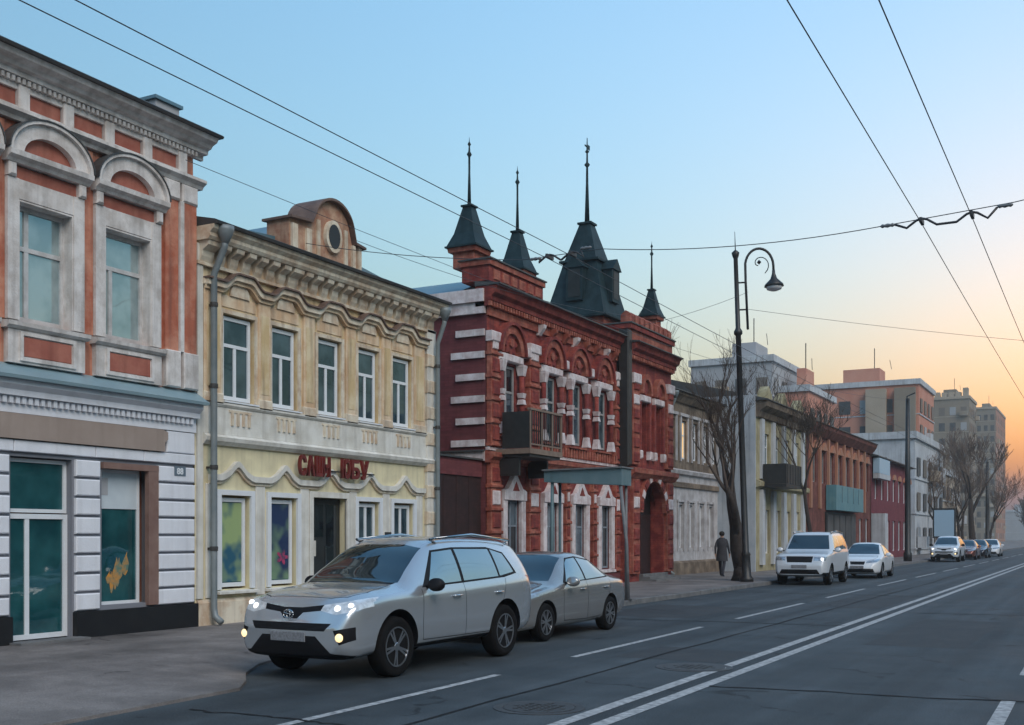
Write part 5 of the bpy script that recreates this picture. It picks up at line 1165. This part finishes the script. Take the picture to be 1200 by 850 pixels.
BOX['regions'] = [
  dict(name='windscreen', ax='screen', xmin=.22, xmax=1.0, mat='glass_car', poly=[(-.74, 1.245), (.74, 1.245), (.62, 1.74), (-.62, 1.74)]),
  dict(name='side_window', ax='side', mat='glass_carside', poly=[(.62, 1.21), (-.3, 1.23), (-.3, 1.72), (.25, 1.70)]),
  dict(name='side_window', ax='side', mat='glass_carside', poly=[(-.36, 1.23), (-1.2, 1.24), (-1.2, 1.72), (-.36, 1.72)]),
  dict(name='side_window', ax='side', mat='glass_carside', poly=[(-1.27, 1.24), (-2.0, 1.25), (-1.92, 1.68), (-1.27, 1.72)]),
  dict(name='headlight', ax='front', mat='headlamp', mirror=True, xmin=1.9, poly=[(.48, .86), (.86, .86), (.88, 1.0), (.48, 1.0)]),
  dict(name='grille', ax='front', mat='black_plastic', poly=[(-.46, 1.01), (.46, 1.01), (.42, .80), (-.42, .80)]),
  dict(name='lower_grille', ax='front', mat='black_plastic', poly=[(-.6, .56), (.6, .56), (.7, .4), (-.7, .4)]),
  dict(name='sill_cladding', ax='side', mat='black_plastic', poly=[(2.3, .45), (2.3, .2), (-2.3, .2), (-2.3, .45)])]
BOX['extra'] = [roof_rails(.1, -1.9, .66, 1.9), plate(2.40, .66)]
make_car('white_boxy_suv', 'tall boxy white SUV parked beside the bare street tree', BOX, 'paint_pearl', (-9.4, 40.7, 0), R(-90+1.5), lit=False)
W2 = dict(SED); W2['step'] = .09
make_car('white_sedan', 'white sedan parked behind the boxy white SUV', W2, 'paint_white', (-8.85, 47.9, 0), R(-90+1), lit=False)
S3 = dict(SUV); S3['step'] = .1; S3['extra'] = [lampball('headlamp_lens', 'headlamp_on', [(2.12, .68, .84, .08)]), lampball('fog_lamp', 'fog_on', [(2.18, .70, .54, .06)]), plate(2.34, .535)]
make_car('pale_suv', 'pale SUV with headlights on, parked beyond the tall pole', S3, 'paint_pearl', (-9.4, 79.6, 0), R(-90))
S4 = dict(SED); S4['step'] = .1
make_car('maroon_sedan', 'maroon sedan half hidden behind the pale lit SUV', S4, 'paint_maroon', (-9.1, 87.5, 0), R(-90))
make_car('dark_sedan', 'dark sedan parked behind the maroon sedan', S4, 'paint_dark', (-8.9, 93.5, 0), R(-90))
make_car('white_distant_sedan', 'white sedan parked last in the far row by the street tree', S4, 'paint_white', (-8.6, 101, 0), R(-90))

# ------------------------------------------------------------------ lamp post and poles
def lamp_post(x, y, H, label, arm=True):
    e = empty('street_lamp', (x, y, .12), label, 'street lamp'); e.rotation_euler.y = R(-2.0)
    MB().lathe([(.24, 0), (.24, .12), (.17, .2), (.15, .9), (.17, .95), (.12, 1.05), (.105, 4.0), (.095, H-3.2), (.15, H-3.15), (.15, H-3.05), (.085, H-2.95), (.075, H-.5), (.11, H-.42), (.14, H-.3), (.06, H-.22), (.02, H-.2), (.008, H+.45)], n=14).build('post', 'post_black', e, True)
    if arm:
        # arm reaches over the road; the photo shows it square to the view: along the kerb line
        dx, dy = .90, .43
        pts = [(.34*dx, .34*dy, H-3.0), (.32*dx, .32*dy, H-1.3)] + [(dx*(.81+.49*math.cos(R(t))), dy*(.81+.49*math.cos(R(t))), H-.8+.62*math.sin(R(t))) for t in range(170, -1, -12)] + [(1.30*dx, 1.30*dy, H-1.0)]
        a = MB().tube(pts, .045, 8).build('arm', 'post_black', e, True)
        for zz in (H-1.35, H-2.3): MB().tube([(0, 0, zz), (.34*dx, .34*dy, zz)], .03, 6).build('arm_clamp', 'post_black', e)
        sc = [(dx*(.81+r_*math.cos(R(t))), dy*(.81+r_*math.cos(R(t))), H-.72+r_*math.sin(R(t))) for t, r_ in [(-60+20*k, .38-.021*k) for k in range(16)]]
        MB().tube(sc, .018, 5).build('scroll', 'post_black', a); MB().lathe([(.01, -.08), (.08, 0), (.01, .08)], (.81*dx, .81*dy, H-.66), 8).build('scroll_boss', 'post_black', a)
        h = MB().lathe([(.05, H-.95), (.06, H-1.08), (.12, H-1.26), (.32, H-1.46), (.34, H-1.53), (.30, H-1.54)], (1.30*dx, 1.30*dy, 0), 20).build('lamp_shade', 'post_black', e, True)
        MB().lathe([(.29, H-1.54), (.25, H-1.63), (.13, H-1.68), (.01, H-1.69)], (1.30*dx, 1.30*dy, 0), 16).build('lamp_bowl', 'lamp_white', h, True)
    return e
lamp_post(-11.05, 37.9, 11.8, 'tall black street lamp with hooked arm and bell shade by the tree')
def plain_pole(x, y, H, label, r=.14):
    e = empty('utility_pole', (x, y, .12), label, 'pole')
    MB().lathe([(r*1.5, 0), (r*1.5, .5), (r*1.1, .6), (r, H*.5), (r*.7, H)], n=10).build('shaft', 'post_black', e, True)
    MB().tube([(0, 0, H-.3), (.0, -.3, H+.1), (.5, -.3, H+.3)], .04, 6).build('bracket_arm', 'post_black', e)
    return e
plain_pole(-11.0, 73, 10.2, 'dark pole at the kerb in front of the dark crimson house', .17)
plain_pole(-11.2, 128, 9.5, 'dark pole beside the leaning tree trunk at the far end', .2)

# ------------------------------------------------------------------ overhead wires
def sag(a, b, s, n=14):
    a, b = Vector(a), Vector(b); return [tuple(a.lerp(b, k/n) - Vector((0, 0, s*4*(k/n)*(1-k/n)))) for k in range(n+1)]
def wire(pts, label, r=.009, group=None, nm='overhead_wire'): return tag(MB().tube(pts, r, 5).build(nm, 'wire', None, True), label, 'wire', group)
SY = 16.5
for x, lab in ((-8.14, 'trolley wire on the house side of the left pair over the parking lane'), (-7.72, 'trolley wire on the road side of the left pair over the parking lane')):
    wire(sag((x, -30, 6.32), (x, SY, 6.30), .05) + sag((x, SY, 6.30), (x, 48, 6.32), .08)[1:] + sag((x, 48, 6.32), (x-.3, 150, 6.3), .1)[1:], lab, .0062)
for x, lab in ((-2.30, 'trolley wire of the centre pair nearer the double line'), (-1.64, 'trolley wire of the centre pair farther from the double line')):
    wire(sag((x, -30, 6.12), (x, SY, 6.12), .05) + sag((x, SY, 6.12), (x, 48, 6.10), .06)[1:] + sag((x, 48, 6.10), (x-.4, 150, 6.1), .1)[1:], lab, .0062)
wire(sag((-13.95, 17.4, 7.5), (-8.7, SY+.1, 6.38), .08) + sag((-8.7, SY+.1, 6.38), (-7.2, SY, 6.36), .0)[1:] + sag((-7.2, SY, 6.36), (-2.85, SY, 6.15), .12)[1:] + sag((-2.85, SY, 6.15), (-1.1, SY, 6.25), .0)[1:] + sag((-1.1, SY, 6.25), (12.9, SY-.5, 8.0), .05)[1:], 'thin span wire crossing the street and carrying the trolley wires', .007, nm='span_wire')
def hanger(x0, x1, xs_, z, label):
    e = empty('wire_hanger', ((x0+x1)/2, SY, z), label, 'wire hanger'); c = (x0+x1)/2
    pts = [(x0-c, 0, 0)]
    for x in xs_: pts += [(x-c-.2, 0, -.07), (x-c-.07, 0, .02), (x-c, 0, .04), (x-c+.07, 0, .02), (x-c+.2, 0, -.07)]
    pts.append((x1-c, 0, .06)); MB().tube(pts, .018, 6).build('hanger_bar', 'wire', e, True)
    for s, x in ((-1, x0-c), (1, x1-c)):
        MB().lathe([(.01, -.1), (.03, -.07), (.02, -.04), (.032, 0), (.02, .04), (.03, .07), (.01, .1)], (x+s*.1, 0, .0 if s < 0 else .07), 8, 'x').build('insulator', 'insulator', e, True)
    for x in xs_: MB().box(x-c-.02, x-c+.02, -.12, .12, -.03, .03).build('wire_clamp', 'wire', e)
    return e
hanger(-2.66, -1.32, (-2.30, -1.64), 6.15, 'black insulated hanger joining the centre pair of trolley wires')
hanger(-8.3, -7.58, (-8.14, -7.72), 6.34, 'black insulated hanger on the left pair of trolley wires before the tower')
wire(sag((-14.0, 14.2, 8.2), (-11.0, 73, 10.2), .9), 'thin telephone wire from the red plaster house to the far pole', .006)
wire(sag((-14.3, 19.2, 8.1), (-14.4, 35, 9.2), .25), 'thin cable between the ochre dormer and the red mansion', .006)
wire(sag((-11.0, 37.9, 9.6), (12.9, 52, 8.0), .5), 'thin cable leaving the street lamp over the roadway', .007)
wire(sag((-11.0, 37.9, 10.2), (-14.3, 36, 9.0), .1), 'thin cable from the street lamp to the mansion parapet', .007)

# ------------------------------------------------------------------ trees
def tree(name, label, x, y, H, r0, seed, nb=5, depth=5, lean=(0, 0), tm='bark', cm='twig', spread=.9, minr=.006, group=None, fork=.35, up=.18, z0=.12):
    rnd = random.Random(seed); e = empty(name, (x, y, z0), label, 'tree', group)
    tr, cr = MB(), MB()
    def grow(p, d, ln, r, lv):
        n = 4; pts = [p]; rs = [r]; q = p.copy(); dd = d.copy()
        for k in range(n):
            dd = (dd + Vector((rnd.uniform(-1, 1), rnd.uniform(-1, 1), rnd.uniform(-.5, 1)))*.16 + Vector((0, 0, up*.3))).normalized()
            q = q + dd*ln/n; pts.append(q.copy()); rs.append(max(minr, r*(1-.45*(k+1)/n)))
        (tr if lv <= 1 else cr).tube(pts, rs, 9 if lv == 0 else 6 if lv < 3 else 3, caps=lv < 2)
        if lv >= depth: return
        kids = nb if lv > 0 else nb-1
        for k in range(kids):
            t = rnd.uniform(fork, 1.0) if k else 1.0; i = min(n-1, int(t*n)); f_ = t*n-i
            bp = pts[i].lerp(pts[min(n, i+1)], f_); ax = dd.orthogonal().normalized(); ax.rotate(Matrix.Rotation(rnd.uniform(0, 6.28), 4, dd))
            nd = dd.copy(); nd.rotate(Matrix.Rotation(rnd.uniform(.3, spread), 4, ax)); nd = (nd+Vector((0, 0, up))).normalized()
            grow(bp, nd, ln*rnd.uniform(.55, .8), max(minr, rs[i]*rnd.uniform(.5, .7)), lv+1)
    d0 = Vector((lean[0], lean[1], 1)).normalized()
    tr.lathe([(r0*1.5, 0), (r0*1.2, .2), (r0*1.05, .5)], n=10)
    grow(Vector((0, 0, .35)), d0, H*.36, r0, 0)
    tr.build('trunk', tm, e, True); cr.build('crown', cm, e, True, fix=False)
    return e
tree('street_tree', 'thick dark bare tree beside the tall street lamp', -11.45, 38.7, 9.0, .28, 5, 4, 5, (-.30, -.16), minr=.0045, spread=.75)
tree('street_tree', 'slender bare tree behind the boxy white SUV', -12.2, 52.5, 9.6, .13, 12, 4, 5, minr=.008, spread=.7)
tree('street_tree', 'tall bare tree rising behind the weathered brown house roof', -20, 49, 12.5, .2, 21, 4, 5, minr=.009, spread=.8)
for k, (x, y, h, s) in enumerate(((-13.2, 106, 10.5, 31), (-12.6, 116, 11.5, 32), (-13.6, 127, 11, 33), (-12.0, 140, 11, 34))):
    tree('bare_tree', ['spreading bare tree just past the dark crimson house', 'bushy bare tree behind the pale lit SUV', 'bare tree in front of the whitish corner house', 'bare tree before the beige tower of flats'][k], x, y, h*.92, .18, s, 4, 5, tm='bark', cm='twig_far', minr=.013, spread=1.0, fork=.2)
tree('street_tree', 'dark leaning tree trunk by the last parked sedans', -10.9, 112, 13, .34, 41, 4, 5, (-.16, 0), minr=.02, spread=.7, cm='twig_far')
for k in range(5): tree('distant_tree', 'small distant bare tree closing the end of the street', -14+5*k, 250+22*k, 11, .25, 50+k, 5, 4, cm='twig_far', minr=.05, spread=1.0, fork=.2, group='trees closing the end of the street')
# billboard by the far trees
bb = empty('billboard', (-12.0, 99, .12), 'pale advertising panel on a dark stand below the bare trees', 'billboard')
MB().box(-.9, .9, -.12, .12, 1.4, 3.9).build('panel_case', 'dark_metal', bb); MB().box(-.78, .78, -.14, -.122, 1.55, 3.75).build('panel_face', 'blue_sign', bb); MB().box(-.15, .15, -.1, .1, 0, 1.398).build('stand', 'dark_metal', bb)

# ------------------------------------------------------------------ pedestrian
def person(x, y, rz):
    e = empty('person', (x, y, .12), 'person in dark coat and trousers walking on the pavement past the whitewashed wall', 'person', rz=rz)
    V = []; Ed = []; Rr = []
    def add(p, r, par=None):
        V.append(p); Rr.append(r)
        if par is not None: Ed.append((par, len(V)-1))
        return len(V)-1
    pel = add((0, 0, .95), .15); wa = add((.01, 0, 1.12), .135, pel); chs = add((.02, 0, 1.34), .155, wa); nk = add((.02, 0, 1.50), .06, chs); hd0 = add((.03, 0, 1.56), .065, nk); hd = add((.035, 0, 1.63), .09, hd0); top = add((.02, 0, 1.72), .075, hd); nose = add((.125, 0, 1.63), .016, hd)
    for s in (1, -1):
        st = .24*s
        hp = add((0, s*.09, .90), .095, pel); kn = add((.10*s+.06, s*.095, .50), .068, hp); an = add((st-.03, s*.09, .09), .045, kn); toe = add((st+.15, s*.10, .04), .038, an)
        sh = add((.02, s*.17, 1.42), .065, chs); el = add((-.08*s-.02, s*.235, 1.15), .05, sh); wr = add((-.16*s+.10, s*.24, .92), .034, el); pm = add((-.17*s+.12, s*.24, .85), .036, wr)
        for k in range(4):
            oy = (k-1.5)*.019; l = (.07, .082, .078, .06)[k]; b = add((-.17*s+.125+oy*1.2, s*.24, .815), .0095, pm); m_ = add((-.17*s+.14+oy*1.3, s*.233, .815-l*.55), .009, b); add((-.17*s+.14+oy*1.3, s*.22, .815-l), .008, m_)
        t1 = add((-.17*s+.16, s*.215, .84), .010, pm); add((-.17*s+.18, s*.205, .80), .009, t1)
    me = bpy.data.meshes.new('body'); me.from_pydata(V, Ed, []); o = mk('body', me, 'trouser', e)
    sk = o.modifiers.new('skin', 'SKIN'); 
    for k, sv in enumerate(me.skin_vertices[0].data if me.skin_vertices else []): sv.radius = (Rr[k], Rr[k]*(.8 if Rr[k] > .13 else 1)); sv.use_root = (k == 0)
    sub = o.modifiers.new('sub', 'SUBSURF'); sub.levels = 2; sub.render_levels = 2
    dg = bpy.context.evaluated_depsgraph_get(); m2 = bpy.data.meshes.new_from_object(o.evaluated_get(dg)); o.modifiers.clear(); o.data = m2
    m2.materials.clear()
    for q in ('trouser', 'skin', 'coat'): m2.materials.append(MATS[q])
    for p in m2.polygons:
        c = p.center; p.use_smooth = True; p.material_index = 1 if c.z > 1.5 or (abs(c.y) > .19 and c.z < .9 and c.z > .6) else 2 if c.z > .9 else 0
    # coat shell and hair
    cm = MB(); n = 18; rings = [(.62, .17, .23), (.8, .165, .22), (1.0, .15, .195), (1.12, .145, .185), (1.3, .155, .205), (1.42, .14, .215), (1.48, .10, .14), (1.53, .085, .09)]
    for z, a, b in rings: cm.v += [(.01+a*math.cos(2*math.pi*k/n), b*math.sin(2*math.pi*k/n), z+.012*math.sin(k*2.3)*(z < .7)) for k in range(n)]
    for i in range(len(rings)-1):
        for k in range(n): cm.f.append((i*n+k, i*n+(k+1) % n, (i+1)*n+(k+1) % n, (i+1)*n+k))
    cm.build('coat', 'coat', e, True)
    hm = MB(); hm.lathe([(.085, -.05), (.105, .0), (.103, .05), (.08, .095), (.04, .115), (.005, .12)], (0.0, 0, 1.66), 14); hm.build('hair', 'hair', e, True)
    for s in (1, -1): MB().lathe([(.004, -.006), (.011, 0), (.004, .006)], (.115, s*.032, 1.655), 8, 'x').build('eye', 'hair', e, True)
    return e
person(-13.2, 41.9, R(95))

# ------------------------------------------------------------------ evening haze
hz = MB().box(-930, 930, -330, 1630, -1.1, 60).build('haze', 'ground'); hz['kind'] = 'stuff'
hm = bpy.data.materials.new('haze_air'); hm.use_nodes = True; n_ = hm.node_tree.nodes
for x in list(n_):
    if x.type == 'BSDF_PRINCIPLED': n_.remove(x)
pv = n_.new('ShaderNodeVolumePrincipled'); pv.inputs['Color'].default_value = (.92, .90, .88, 1); pv.inputs['Density'].default_value = .00075; pv.inputs['Anisotropy'].default_value = .2
hm.node_tree.links.new(pv.outputs[0], n_['Material Output'].inputs['Volume'])
hz.data.materials.clear(); hz.data.materials.append(hm)
